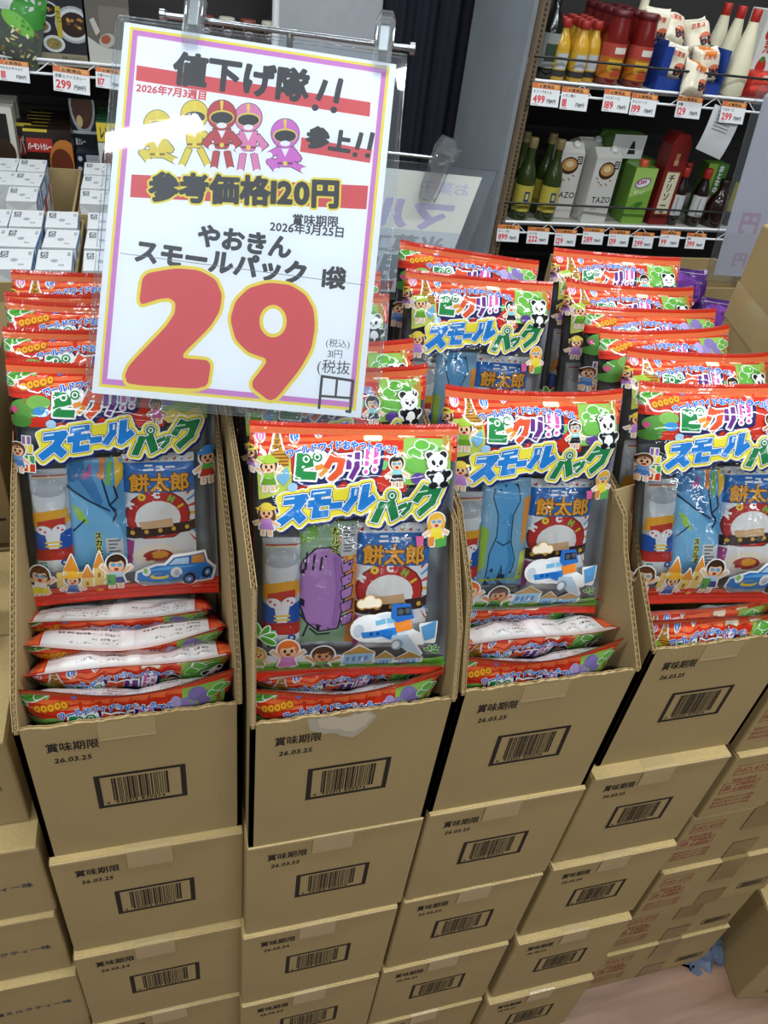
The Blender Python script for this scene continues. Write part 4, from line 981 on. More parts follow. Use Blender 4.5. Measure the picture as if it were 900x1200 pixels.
# left stack: milk tea cartons
def tea_carton(label, loc, k):
    w, d, h = .40, .36, .186; t = thing('tea_carton', label, 'carton', loc, (0, 0, 0), 'milk tea cartons stacked on the left')
    mb = MB(); mb.box(-w, 0, 0, d, 0, h-.004, 0, None, .004); A = Art(); A.text('#27304f', '北海道ミルクティー味', w-.040-.020-.150, h*.56, .0140, .014, 0, 1.07)
    for v, t_, col, L in A.el: mb.add([(-w+.04+a, -.0005, h-b) for a, b in v], t_, 1, col)
    mb.build('body', [CARD, INK], t)
    for j, (y0, y1) in enumerate(((-.001, d*.5-.002), (d*.5+.002, d))):
        m2 = MB(); m2.box(-w+.002, -.002, y0, y1, h-.005, h, 0, None, .0012); m2.box(-w+.003, -.003, y0-.0004, y0+.001, h-.0045, h-.001, 1); m2.build('top_flap', [CARD_PALE, CARD_EDGE], t)
    return t
lv = ['bottom', 'second from the floor', 'third from the floor', 'fourth from the floor', 'fifth from the floor', 'sixth from the floor', 'topmost']
for k in range(7):
    tea_carton(f'milk tea carton with navy lettering, {lv[k]} in the far left stack', (-.207+(.006, .004, .002, .006, -.002, .0, -.012)[k], .598+(0, .004, .0, -.006, .006, .012, .05)[k], .187*k), k)
# right stack: flat cartons with red stamps, brown tape and bar code
def stamp_carton(label, loc, k):
    w, d, h = .365, .80, .209; t = thing('stamped_carton', label, 'carton', loc, (0, 0, 0), 'cartons with red stamps stacked on the right')
    mb = MB(); mb.box(0, w, 0, d, 0, h-.003, 0, None, .004); A = Art(); R_ = '#9c5444'
    def frame(x0, y0, x1, y1, t_, c):
        for r in ((x0, y0, x1, y0+t_), (x0, y1-t_, x1, y1), (x0, y0, x0+t_, y1), (x1-t_, y0, x1, y1)): A.rect(c, *r)
    frame(.016, .030, .092, .062, .0018, R_); A.text(R_, 'NO.477', .021, .055, .021, .01, 0, .95)
    A.text(R_, '取扱注意品', .024, .084, .011, .012); frame(.010, .088, .092, .122, .0018, R_); A.text(R_, '品', .014, .112, .019, .02); A.text(R_, '天地無用', .038, .102, .012, .014); A.text(R_, '水濡厳禁', .038, .117, .012, .014)
    for j in range(3): A.text(R_, '直射日光をさけて保管', .010, .146+j*.013, .0092, .012)
    K = '#38312a'; x0, x1, y0, y1 = .262, .342, .140, .168; frame(x0, y0, x1, y1, .0026, K); rr = random.Random(3); x = x0+.008
    while x < x1-.009: bw = rr.choice((.0008, .0014, .002)); A.rect(K, x, y0+.005, x+bw, y1-.006); x += bw+rr.choice((.001, .0016))
    A.text(K, '4 903013 477006', x0+.007, y1-.0035, .0045, .02)
    for v, t_, col, L in A.el: mb.add([(a, -.0005, h-b) for a, b in v], t_, 1, col)
    mb.build('body', [CARD, INK], t)
    m2 = MB(); m2.box(.002, w-.002, -.001, d, h-.004, h, 0, None, .0012); m2.box(.003, w-.003, -.0014, .0006, h-.0036, h-.0008, 1); m2.build('top_flap', [CARD_PALE, CARD_EDGE], t)
    m3 = MB(); xa, xb = .150, .218
    vs = []
    for y, z in ((d*.6, h+.0006), (.01, h+.0006), (-.0012, h+.0002), (-.0020, h-.004), (-.0016, h-.09)): vs += [(xa, y, z), (xb, y, z)]
    m3.add(vs, [(2*i, 2*i+1, 2*i+3, 2*i+2) for i in range(4)]); vs = []
    for y, z in ((-.0014, .065), (-.0014, .0)): vs += [(xa+.01, y, z), (xb+.01, y, z)]
    m3.add(vs, [(0, 1, 3, 2)]); m3.build('packing_tape', BROWN_TAPE, t, False)
    return t
for k in range(6):
    stamp_carton(f'flat carton with red stamps and brown tape, {(["bottom", "second from the floor", "third from the floor", "fourth from the floor", "fifth from the floor", "topmost"])[k]} of the right stack', (.945+(.012, .006, .008, .0, .004, .0)[k], .600+(0, .006, -.004, .004, 0, .01)[k], .21*k), k)
# open carton lying on the floor at the right
t = thing('floor_carton', 'brown carton lying on the floor at the lower right corner', 'carton', (1.362, .495, 0), (0, 0, math.radians(-12)))
mb = MB(); mb.box(0, .45, 0, .32, .0, .30, 0, None, .004); A = Art(); A.text('#4a3d2c', '賞味期限', .05, .20, .03, .015); A.text('#4a3d2c', '26.05.21', .06, .255, .022, .02)
for v, t_, col, L in A.el: mb.add([(a, -.0006, .30-b) for a, b in v], t_, 1, col)
A = Art(); A.text('#4a3d2c', '取扱注意', .0, 0, .035, .015, 0, 1.); A.text('#4a3d2c', '05.21', .02, .09, .03, .015)
for v, t_, col, L in A.el: mb.add([(-.0006, .29-a, .24-b) for a, b in v], t_, 1, col)
mb.build('body', [CARD, INK], t)
mb = MB(); mb.box(.002, .448, .002, .318, .299, .303, 0, None, .001); mb.build('top_flap', CARD_PALE, t)
# crumpled grey-blue plastic beside it
mb = MB(); r = rng(5); n = 14; vs = []; fs = []
for i in range(n):
    for j in range(n):
        u, v = i/(n-1)-.5, j/(n-1)-.5; h = max(0, .085*(1-(2*math.hypot(u, v))**2))*(.55+.6*r.rand()); vs.append((u*.17+.012*r.randn(), v*.17+.012*r.randn(), h+.002))
for i in range(n-1):
    for j in range(n-1): a = i*n+j; fs.append((a, a+1, a+n+1, a+n))
mb.add(vs, fs); mb.add([(v[0], v[1], v[2]*.6+.0005) for v in vs], [f[::-1] for f in fs]); o = mb.build('plastic_wrap', mat('grey_blue_plastic', '#59647a', rough=.2, coat=.5, noise=.3), None, False); o.location = (1.352, .665, 0)
tag(o, 'crumpled grey-blue plastic wrap on the floor behind the fallen carton', 'plastic wrap')
# big taped carton behind the right stack
t = thing('taped_carton', 'tall brown carton with diagonal tape at the right edge', 'carton', (.976, .79, 1.262))
mb = MB(); mb.box(0, .42, 0, .31, 0, .568, 0, None, .004); mb.build('body', [CARD, INK], t)
mb = MB(); mb.add([(-.0012, .31, .47), (-.0012, .0, .40), (-.0012, .0, .335), (-.0012, .31, .405)], [(0, 1, 2, 3)]); mb.build('packing_tape', TAPE, t, False)
A = Art()
for q in ([(.16, .30), (.21, .29), (.205, .33), (.17, .34)], [(.19, .36), (.215, .355), (.21, .385)], [(.22, .30), (.24, .28), (.245, .32)]): A.poly('#c9b590', q)
mb = MB()
for v, t_, col, L in A.el: mb.add([(-.0006, a, .568-b) for a, b in v], t_, 0, col)
mb.build('torn_patch', [INK], t, False)

# second row: cartons behind the front ones stand on a plinth
mb = MB(); mb.box(-.20, .91, .985, 1.35, 0, TOPZ-.001); struct(mb, 'trim_2', CARD)
BK = 'cut-open snack cartons in the second row'
for i, (x, w_) in enumerate(COLS):
    open_carton(['second-row carton behind the price sign', 'second-row carton right behind the price sign', 'second-row carton with slanting side board behind the middle bags', 'second-row carton behind the right-hand bags'][i], w_-.008, .35, .20, [(.0, .20), (.10, .40), (.35, .46)], [(.0, .20), (.06, .47), (.20, .49), (.35, .50)], (x, .990, TOPZ), BK, printed=False, hb=.40)

# ------------------------------------------------------------------ snack bags
G1 = 'large snack bags leaning in the open cartons'; G2 = 'snack bags standing upright at the carton fronts'; G3 = 'snack bags in the rows behind'
snack_bag('snack bag with small blue car and sand castle, lower left under the sign', G1, 'car', 2, 'blue', (-.070, .812, 1.376), (21.1, 2.3, 2.4))
snack_bag('snack bag with purple toy pouch and small aeroplane, front centre', G1, 'airplane', 1, 'purple', (.203, .617, 1.393), (24.5, -1.0, -7.5))
snack_bag('snack bag with blue long pouch and small aeroplane, third carton', G1, 'airplane', 4, 'neck', (.467, .695, 1.388), (22, -.6, -6))
snack_bag('snack bag with small blue car cut off by the right edge', G1, 'car', 6, 'blue', (.762, .655, 1.412), (26, -7, -16))
up = [('far left', -.066, [(.634, 1.406, 1.0, 'car', -24, 3), (.664, 1.408, .5, 'airplane', -46, 5), (.698, 1.412, -1, 'car', -48, 3), (.742, 1.410, -2, 'car', -48, 2)]),
      ('second', .2035, [(.596, 1.404, .0, 'car', -20, 3), (.618, 1.404, .6, 'airplane', -46, 5)]),
      ('third', .476, [(.605, 1.408, -.5, 'car', -22, 3), (.634, 1.408, 1.0, 'airplane', -46, 5), (.684, 1.410, -1, 'airplane', -48, 4)]),
      ('right-hand', .777, [(.632, 1.410, .6, 'airplane', -18, 5), (.655, 1.402, -.6, 'airplane', -20, 4)])]
ordn = ['nearest the rim', 'second from the rim', 'third from the rim', 'fourth from the rim']
for nm, x, lst in up:
    for k, (yt, zt, roll, des, tilt, sd) in enumerate(lst):
        tl = math.radians(tilt); h = .325
        o = snack_bag(f'upright snack bag in the {nm} open carton, {ordn[k]}', G2, des, sd, 'purple', (x+.003*((k*7) % 3-1), yt - h*math.sin(tl), zt - h*math.cos(tl)), (tilt, roll, .8*((k*5) % 3-1)), .030, False)
    o.scale = (.985, .95, 1)
rows = [('far left', -.082, [(.915, 1.372, 22, .6, .5, 'car', 2), (.955, 1.392, 22, 1.0, 0, 'car', 6), (.998, 1.388, 22, -.5, 0, 'car', 3), (1.045, 1.400, 22, .5, 0, 'airplane', 1)]),
        ('second', .205, [(.760, 1.395, 21, .5, -2, 'airplane', 5), (.810, 1.405, 22, 1.0, 0, 'airplane', 4), (.967, 1.409, 22, 2.0, 0, 'airplane', 1), (1.045, 1.415, 22, 3, 0, 'car', 3)]),
        ('third', .470, [(.972, 1.435, 22, 3.4, -1, 'airplane', 1), (1.068, 1.440, 22, 6.0, -1, 'car', 3)]),
        ('right-hand', .787, [(.800, 1.388, 22, .9, -3, 'airplane', 5), (.868, 1.393, 22, .3, 4, 'car', 6), (.938, 1.398, 22, 1.0, 0, 'car', 2), (1.030, 1.400, 22, 1.6, -3, 'airplane', 4), (1.098, 1.432, 22, .9, -5, 'airplane', 1)])]
o2 = ['first', 'second', 'third', 'fourth', 'fifth']
for nm, x, lst in rows:
    for k, (y, z, tilt, roll, yaw, des, sd) in enumerate(lst):
        snack_bag(f'snack bag in the {nm} file, {o2[k]} behind the front leaning one', G3, des, sd, 'blue' if (k % 2) else 'neck', (x if nm != 'third' else (.469, .471)[k], y, z), (tilt, roll, yaw), .030, True)

# ------------------------------------------------------------------ price sign: printed sheet in a clear sleeve, hung from a rod on a stand
RT = Vector(CAMR[:, 0]); UP = -Vector(CAMR[:, 1]); VW = Vector(CAMR[:, 2])
CP = Vector((0, 0, CAM_H))
def plane_frame(px, py, d):
    """a frame parallel to the sheet: origin on the sheet, x along its top edge direction, y away, z up the sheet"""
    o = CP + (RT*((px-450)/900) - UP*((py-600)/900) + VW)*d
    m = Matrix.Identity(4)
    for i in range(3): m[i][0] = RT[i]; m[i][1] = VW[i]; m[i][2] = UP[i]; m[i][3] = o[i]
    return m
SD = .92; SK = SD/900
sign = thing('price_sign', 'large white price sign with red 29 on a clear sleeve above the bags', 'sign'); sign.matrix_world = plane_frame(270, 470, SD)
def SP(cx, cy, h=0.):        # sheet drawing coordinates -> local
    return ((100+cx/2.25-270)*SK, -h, -(cy/2.25-470)*SK)
PAPER = [(103, 58), (820, 170), (727, 1102), (17, 1036)]
HS = homography([(0, 0), (300, 0), (300, 424), (0, 424)], PAPER)
A = Art()
def quadp(a, x0, y0, x1, y1, col): a.tf = HS; a.rect(col, x0, y0, x1, y1); a.tf = None
quadp(A, 6.5, 4, 293, 416, '#f2dc3a'); quadp(A, 9.5, 7, 289.5, 412.5, '#cf79c4'); quadp(A, 15, 13, 284, 406, '#f3f5f8')
PR = '#d8474c'; PK = '#25252a'
A.poly(PR, [(136, 172), (752, 270), (750, 308), (133, 212)]); A.poly(PR, [(570, 362), (756, 396), (750, 430), (566, 400)]); A.poly(PR, [(122, 460), (746, 490), (741, 552), (118, 520)])
A.text(PK, '値下げ隊', 230, 212, 90, .048, 8.2, 1.0, 0, None, -.04); A.line(PK, [(634, 212), (624, 240), (613, 264)], 13); A.ell(PK, 606, 284, 9); A.line(PK, [(674, 208), (666, 242), (660, 272)], 13); A.ell(PK, 655, 290, 9)
A.text(PR, '2026年7月3週目', 133, 240, 26, .035, 7.0, 1.02)
A.text(PK, '参上', 580, 382, 60, .06, 8.5, 1.0); A.line(PK, [(728, 350), (722, 374), (716, 394)], 11); A.ell(PK, 711, 408, 7); A.line(PK, [(758, 350), (752, 376), (748, 396)], 11); A.ell(PK, 744, 410, 7)
for c, w_ in (('#f0d93c', .115), (PK, .05)): A.text(c, '参考価格120円', 166, 522, 80, w_, 2.2, .985, .02)
A.text(PK, '賞味期限', 544, 590, 31, .025, 3.4, 1.); A.text(PK, '2026年3月25日', 485, 607, 30, .025, 5.2, 1.01)
A.text(PK, 'やおきん', 292, 642, 63, .048, 8.2, 1.0); A.text(PK, 'スモールパック', 126, 684, 66, .05, 8., 1.0); A.text(PK, '1袋', 622, 754, 62, .045, 5., .85)
# lower sheet with the figure, laid over the upper one along a thin edge
A.poly('#f3f5f8', [(94, 668), (736, 752), (718, 1075), (60, 1000)]) if False else None
A.poly('#6f7076', [(92, 667), (735, 751), (735, 752.6), (92, 668.6)])
two = [(152, 722), (240, 707), (302, 713), (345, 738), (361, 778), (354, 822), (328, 864), (246, 944), (333, 950), (321, 1028), (112, 1014), (104, 990), (116, 962), (212, 862), (236, 826), (238, 798), (222, 786), (196, 788), (141, 806)]
nine = [(382, 842), (396, 794), (430, 760), (482, 745), (540, 751), (580, 776), (602, 815), (606, 862), (596, 920), (566, 974), (493, 1064), (432, 1016), (484, 948), (430, 930), (396, 896)]
hole = [(495+36*math.cos(2*PI*k/24), 847+43*math.sin(2*PI*k/24)) for k in range(24)]
def smooth(p, it=2):
    p = np.asarray(p, float)
    for _ in range(it): q = np.roll(p, -1, 0); p = np.stack([p*.85+q*.15, p*.15+q*.85], 1).reshape(-1, 2)
    return p
A.loops('#f0d93c', dilate([quad_ccw(smooth(two))], 9, res=4)); A.loops('#f0d93c', dilate([quad_ccw(smooth(nine)), quad_ccw(hole)[::-1]], 9, res=4))
A.poly(PR, smooth(two)); A.loops(PR, [quad_ccw(smooth(nine)), quad_ccw(hole)[::-1]])
A.text(PK, '(税込)', 633, 912, 24, .0, 4, 1.0); A.text(PK, '31円', 637, 941, 25, .0, 4, 1.); A.text(PK, '(税抜', 609, 979, 39, .0, 4, .98); 
for p in ([(616, 1078), (624, 992), (706, 1004), (698, 1086), (686, 1084)], [(664, 998), (660, 1044)], [(620, 1044), (702, 1050)]): A.line(PK, p, 6)
# five plain masked figures in coloured suits and helmets
def masked(cx, cy, r, col, dk, pose):
    W_ = '#f2f2f2'; O = '#3a3338'
    lg = {'stand': [[(cx-14, cy+95), (cx-22, cy+145)], [(cx+14, cy+95), (cx+24, cy+145)]], 'wide': [[(cx-14, cy+90), (cx-36, cy+140)], [(cx+14, cy+90), (cx+38, cy+140)]], 'crouch': [[(cx-10, cy+78), (cx-40, cy+74), (cx-20, cy+100)], [(cx+12, cy+78), (cx+52, cy+98)]]}[pose]
    ar = {'stand': [[(cx-22, cy+48), (cx-42, cy+72), (cx-24, cy+86)], [(cx+22, cy+48), (cx+42, cy+72), (cx+24, cy+86)]], 'wide': [[(cx-22, cy+48), (cx-48, cy+22)], [(cx+22, cy+48), (cx+44, cy+76)]], 'crouch': [[(cx-22, cy+46), (cx-44, cy+58)], [(cx+20, cy+46), (cx+34, cy+66), (cx+6, cy+66)]]}[pose]
    body = quad_ccw([(cx-24, cy+36), (cx+24, cy+36), (cx+18, cy+88), (cx-18, cy+88)])
    for p in ar+lg: A.loops(O, dilate(stroke(p, 17), 1.6, res=3))
    A.loops(O, dilate([body], 1.8, res=3))
    for p in ar+lg: A.loops(col, dilate(stroke(p, 16), .2, res=3)); e = p[-1]; A.ell(W_, e[0], e[1], 11, 9)
    A.poly(col, body); A.poly(W_, [(cx-12, cy+36), (cx+12, cy+36), (cx, cy+62)]); A.rect(dk, cx-20, cy+76, cx+20, cy+82); A.ell('#e8d24a', cx, cy+79, 6)
    A.ell(O, cx, cy, r+1.8, r*1.04+1.8); A.ell(col, cx, cy, r, r*1.04)
    A.ell('#e8d24a', cx, cy+r*.16, r*.86, r*.5); A.ell('#23202a', cx, cy+r*.2, r*.78, r*.42); A.ell(W_, cx, cy+r*.72, r*.36, r*.2); A.poly('#e8d24a', [(cx-r*.12, cy-r), (cx+r*.12, cy-r), (cx+r*.06, cy-r*.3), (cx-r*.06, cy-r*.3)])
masked(190, 328, 36, '#e0c83c', '#8a6a1c', 'crouch'); masked(288, 302, 36, '#e6cc3a', '#8a6a1c', 'wide'); masked(430, 310, 36, '#e07fae', '#8a3560', 'stand'); masked(527, 352, 37, '#d169c2', '#7c2f78', 'crouch'); masked(360, 304, 38, '#c03a44', '#6e1720', 'stand')
mb = MB(); c4 = [SP(*p) for p in PAPER]; mb.add([(x, 0, z) for x, y, z in c4]+[(x, .0006, z) for x, y, z in c4], [(3, 2, 1, 0), (4, 5, 6, 7)]+[(i, (i+1) % 4, (i+1) % 4+4, i+4) for i in range(4)], 0, '#f1f3f7')
art_into(mb, A, SP, 0, 2.5e-5, 6e-5)
mb.build('printed_sheet', PAPER_PRINT, sign, False)
# clear sleeve: two welded sheets, rounded lower corners, thicker rim
SL = [(90, 42), (848, 146), (846, 170), (770, 1118), (762, 1128), (12, 1062), (-2, 1044), (82, 60)]
mb = MB(); o3 = [SP(*p) for p in SL]; n = len(o3)
for y in (-.0026, .0022): mb.add([(x, y, z) for x, _, z in o3], [list(range(n))])
mb.build('sleeve', SLEEVE, sign)
mb = MB()
for inset in (0, 9):
    q = dilate([quad_ccw(SL)], -inset-.01, res=6)[0] if inset else quad_ccw(SL)
    loop = [SP(*p) for p in q]; loop.append(loop[0]); mb.tube([(x, -.0012, z) for x, _, z in loop], .0007 if inset == 0 else .00045, 6, caps=False)
mb.build('sleeve_rim', CLIP, sign, False)

def clip_mesh(s=1.):
    """clear two-jaw spring clip, 46 mm tall"""
    mb = MB()
    for y, tp in ((-.0075*s, 1), (.0035*s, 0)):
        pr = [(-.0085, -.046), (.0085, -.046), (.0105, -.030), (.0105, .0), (.0115, .012), (.0068, .024), (-.0068, .024), (-.0115, .012), (-.0105, .0), (-.0105, -.030)]
        mb.prism([(a*s, b*s) for a, b in pr], 'y', y, y+.0032*s)
    for x in (-.0112, .0080): mb.box(x*s, (x+.0032)*s, -.008*s, .007*s, -.012*s, .004*s, bev=.0008*s)
    mb.tube([(-.012*s, -.0005, -.004*s), (.012*s, -.0005, -.004*s)], .0034*s, 10)
    mb.box(-.006*s, .006*s, -.010*s, -.0078*s, .008*s, .0115*s); mb.box(-.007*s, .007*s, -.0095*s, -.0074*s, -.044*s, -.041*s)
    return mb
stand = thing('sign_stand', 'chrome rod with two clear clips holding the price sign', 'sign stand'); stand.matrix_world = plane_frame(270, 470, SD)
def SPX(px, py, h=0.): return ((px-270)*SK, -h, -(py-470)*SK)
mb = MB(); a, b = Vector(SPX(188, 10, -.012)), Vector(SPX(484, 50, -.012)); mb.tube([a, b], .0034, 14); dr = (b-a).normalized()
for p, s_ in ((a, -1), (b, 1)): mb.tube([p-dr*.003, p+dr*.003], .0068, 14)
mb.build('rod', CHROME, stand, False)
for px, py in ((229, 11), (451, 41)):
    o = clip_mesh(1.03).build('clip', CLIP, stand); o.location = SPX(px, py, .0); o.rotation_euler = (0, math.radians(6.5), 0)
    m2 = MB(); m2.box(-.006, .006, -.006, .003, -.022, .008, bev=.001); c = m2.build('spring', mat('grey_spring', '#9aa0a3', rough=.3, metal=.6), o); c.location = (0, 0, 0)
mb = MB(); p = a.lerp(b, .51); inv = stand.matrix_world.inverted(); foot = inv @ Vector((.139, 1.02, TOPZ+.20)); top = p
wt = stand.matrix_world @ p; mb.tube([p, inv @ Vector((wt.x, wt.y+.004, wt.z-.03)), inv @ Vector((wt.x-.02, wt.y+.004, wt.z-.10)), inv @ Vector((.0687, 1.06, wt.z-.20)), inv @ Vector((.0687, 1.06, 1.30))], .0042, 12); mb.build('pole', CHROME, stand, False)
mb = MB(); q = Vector((.0687, 1.06, 1.30)); mb.tube([inv @ q, inv @ (q-Vector((0, 0, .185)))], .0055, 12); bb = q-Vector((0, 0, .192)); mb.tube([inv @ (bb+Vector((0, 0, .004))), inv @ (bb-Vector((0, 0, .004)))], .0075, 16); mb.build('base', CHROME, stand, False)

# second sign behind: back of a sheet, print showing through in reverse
def sheet_sign(name, label, corners, sleeve, art, paper_col, cat='sign'):
    """corners: TL, TR, BR, BL in space"""
    c = [Vector(p) for p in corners]; o = (c[2]+c[3])/2; x = (c[1]-c[0]).normalized(); z = (c[0]-c[3]); z = (z-x*z.dot(x)).normalized(); y = z.cross(x)
    m = Matrix.Identity(4)
    for i in range(3): m[i][0] = x[i]; m[i][1] = y[i]; m[i][2] = z[i]; m[i][3] = o[i]
    t = thing(name, label, cat); t.matrix_world = m; inv = m.inverted(); lc = [inv @ p for p in c]; w_ = (lc[1]-lc[0]).length; h = lc[0].z-lc[3].z
    hs = homography([(0, 0), (1, 0), (1, 1), (0, 1)], [(p.x, p.z) for p in lc])
    mb = MB(); mb.add([(p.x, 0, p.z) for p in lc]+[(p.x, .0006, p.z) for p in lc], [(3, 2, 1, 0), (4, 5, 6, 7)], 0, paper_col)
    def P(a, b, h_): q = hs(np.array([[a, b]]))[0]; return (q[0], -h_, q[1])
    art_into(mb, art, P, 0, 4e-5, 1e-4); mb.build('sheet', PAPER_PRINT, t, False)
    e = sleeve; sc = hs(np.array([(-e, -e*.6), (1+e, -e*.6), (1+e, 1+e*.6), (-e, 1+e*.6)])); mb = MB()
    for y_ in (-.002, .002): mb.add([(q[0], y_, q[1]) for q in sc], [(0, 1, 2, 3)])
    mb.build('sleeve', SLEEVE, t); mb = MB(); l = [(q[0], 0, q[1]) for q in sc]; mb.tube(l+[l[0]], .0010, 6, caps=False); mb.build('sleeve_rim', CLIP, t, False)
    return t
A = Art(); A.rect('#e6e2d4', 0, 0, 1, .46); A.rect('#c9ccce', 0, .46, 1, 1)
HM = Matrix
def mtext(A, col, st, xr, y, size, wt, ar): # mirrored text ending (visually) at the right edge xr ; ar = sheet height / width
    F = A.fn; A.fn = lambda v: np.stack([v[:, 0], v[:, 1]/ar], 1); A.text(col, st, xr, y*ar, size, wt, 0, 1., 0, None, 0, True); A.fn = F
ar = 1.25
mtext(A, '#cfc6d8', 'お菓子', .95, .15, .13, .02, ar); mtext(A, '#bfb3cf', 'マル', .90, .43, .33, .05, ar); mtext(A, '#9b9ea3', '米菓工房', .90, .64, .20, .035, ar); mtext(A, '#85898f', '朗的', .74, .86, .28, .04, ar); A.rect('#a85a5c', .1, .90, .62, .98)
TR2 = at_y(565, 208, 1.35); BR2 = at_y(512, 345, 1.345); TL2 = at_y(405, 192, 1.35)
BL2 = TL2+(BR2-TR2)
sheet_sign('back_sign', 'smaller sign seen from its back, mirrored lettering, behind the price sign', (TL2, TR2, BR2, BL2), .10, A, '#d8d6cf')
stand2 = thing('sign_stand', 'thin rod with one clear clip above the mirrored sign', 'sign stand', at_y(517, 187, 1.34))
mb = MB(); a = Vector((-.18, 0, .008)); mb.tube([(-.20, 0, .010), (-.012, 0, .002)], .0032, 12); mb.tube([(-.20, 0, .010), (-.20, .0, .010-.60)], .0036, 12); mb.tube([(-.20, 0, .013-.60), (-.20, 0, .007-.60)], .03, 18); o = mb.build('rod', CHROME, stand2, False)
o = clip_mesh(1.5).build('clip', CLIP, stand2); o.rotation_euler = (0, math.radians(14), 0)
m2 = MB(); m2.prism([(-.004, -.01), (.022, .004), (.030, .022), (.012, .022)], 'y', -.006, .004); m2.build('clip_lever', CLIP, stand2).rotation_euler = (0, math.radians(10), 0)
mb = MB(); p0 = stand2.location; mb.box(-.03, .03, -.03, .03, 0, p0.z-.595-TOPZ, bev=.002)
# third sign at the right
A = Art(); A.rect('#dcd9e4', 0, 0, 1, 1); ar = 1.5
for st, x, y, s, c in (('円', .30, .72, .20, '#d3b9cb'), ('0', .95, .74, .52, '#cfb4c8'), ('29', .50, .93, .20, '#cdb3c6'), ('円', .28, .93, .14, '#d0bccb'), ('て', .75, .38, .12, '#cbbfd2'), ('お買得', .60, .16, .14, '#d5c3d4')): mtext(A, c, st, x, y, s, .04, ar)
BL3 = at_y(836, 322, 1.5); TL3 = at_y(896, 112, 1.5); dx = Vector((.26, -.03, .0))
sheet_sign('side_sign', 'pale lavender sign in a clear sleeve cut off by the right edge', (TL3, TL3+dx, BL3+dx, BL3), .07, A, '#dcd9e4')
mb = MB(); q = TL3+dx*.5; t = thing('sign_stand', 'chrome rod carrying the pale lavender sign at the right edge', 'sign stand', (q.x+.16, q.y+.01, 0)); mb.tube([(0, 0, .004), (0, 0, q.z+.05), (-.24, -.0, q.z+.05)], .005, 12); mb.build('rod', CHROME, t, False); mb = MB(); mb.tube([(0, 0, 0), (0, 0, .006)], .10, 24); mb.build('base', CHROME, t, False)
for x in (-.22, -.06): o = clip_mesh(1.3).build('clip', CLIP, t); o.location = (x, -.003, q.z+.042)

# ------------------------------------------------------------------ product builders
def art_box(name, label, cat, w, d, h, loc, rz, front, top=None, side=None, cols=('#dddddd', '#cccccc', '#bbbbbb'), group=None, part='box_body', bev=.002):
    """printed board pack; loc = middle of the front bottom edge"""
    t = thing(name, label, cat, loc, (0, 0, rz), group); mb = MB(); mb.box(-w/2, w/2, 0, d, 0, h, 0, cols[0], bev)
    F = [(front, lambda a, b, q: (-w/2+a*w, -q, h-b*h), 1/w), (top, lambda a, b, q: (-w/2+a*w, d-b*d, h+q), 1/w), (side, lambda a, b, q: (w/2+q, a*d, h-b*h), 1/d)]
    for A, P, k in F:
        if A is not None: art_into(mb, A, P, 0, 6e-5, 1.5e-4, True)
    mb.build(part, BOX_PRINT, t, False); return t
def uart(ar):
    """artwork on a unit face of height/width ar; draw in width units"""
    return Art(lambda v: np.stack([v[:, 0], v[:, 1]/ar], 1))
def bottle(name, label, cat, loc, prof, glass, cap, label_art=None, lab=None, group=None, neck=None):
    """prof: [(r, z)...]; cap: (r, z0, z1, colour); lab: (z0, z1, colour, stripe colour)"""
    t = thing(name, label, cat, loc, (0, 0, 0), group); mb = MB(); mb.lathe(prof, 24); mb.build('body', glass, t)
    r, z0, z1, c = cap; mb = MB(); mb.lathe([(r*.96, z0), (r, z0+.002), (r, z1-.003), (r*.9, z1), (0.0005, z1)], 20, 0, c); mb.build('cap', BOX_PRINT, t)
    if lab:
        z0, z1, c, st = lab; rr = max(np.interp(z, [p[1] for p in prof], [p[0] for p in prof]) for z in (z0, (z0+z1)/2, z1))+.0006; mb = MB(); n = 28
        def ringq(za, zb, c_, ex, a0=PI*1.0, a1=PI*2.0):
            vs = []; m = 16
            for k in range(m+1): a = a0+(a1-a0)*k/m; vs += [((rr+ex)*math.cos(a), (rr+ex)*math.sin(a), za), ((rr+ex)*math.cos(a), (rr+ex)*math.sin(a), zb)]
            mb.add(vs, [(2*i, 2*i+2, 2*i+3, 2*i+1) for i in range(m)], 0, c_, True)
        ringq(z0, z1, c, 0)
        for (f0, f1, g0, g1, c_) in st: ringq(z0+(z1-z0)*f0, z0+(z1-z0)*f1, c_, .0005, PI*(1+g0), PI*(1+g1))
        mb.build('paper_label', BOX_PRINT, t, False)
    return t
def solid(name, col, rough=.12, coat=.4): return mat(name, col, rough=rough, coat=coat, noise=.06)
ordw = ['first', 'second', 'third', 'fourth', 'fifth', 'sixth', 'seventh', 'eighth', 'ninth', 'tenth']
def price_tag(label, p, w, price, top, txt, tilt=0., yaw=0.):
    """shelf tag: orange header over white card with red and black figures"""
    t = thing('price_tag', label, 'price tag', p, (math.radians(-14), math.radians(tilt), yaw), 'shelf price tags'); h = w*.66
    mb = MB(); mb.box(-w/2, w/2, 0, .0012, -h, 0, 0, '#eef0f1'); A = uart(h/w)
    A.rect('#d8703a', 0, 0, 1, h/w*.24); A.rect('#e9a55a', .2, h/w*.03, .95, h/w*.20); A.text('#5b2a12', 'お買得品', .22, h/w*.19, .10, .03, 0, 1.4)
    A.text('#2f2f33', txt, .05, h/w*.44, .10, .02, 0, .95); A.text('#e03a4a', price, .06, h/w*.86, .30, .035, 0, .9); A.text('#2a2a2e', '円119円', .56, h/w*.84, .14, .03, 0, .8); A.rect('#2a2a2e', .05, h/w*.93, .25, h/w*.95)
    art_into(mb, A, lambda a, b, q: (-w/2+a*w, -q, -b*h), 0, 6e-5, 1.5e-4); mb.build('card', BOX_PRINT, t, False); return t

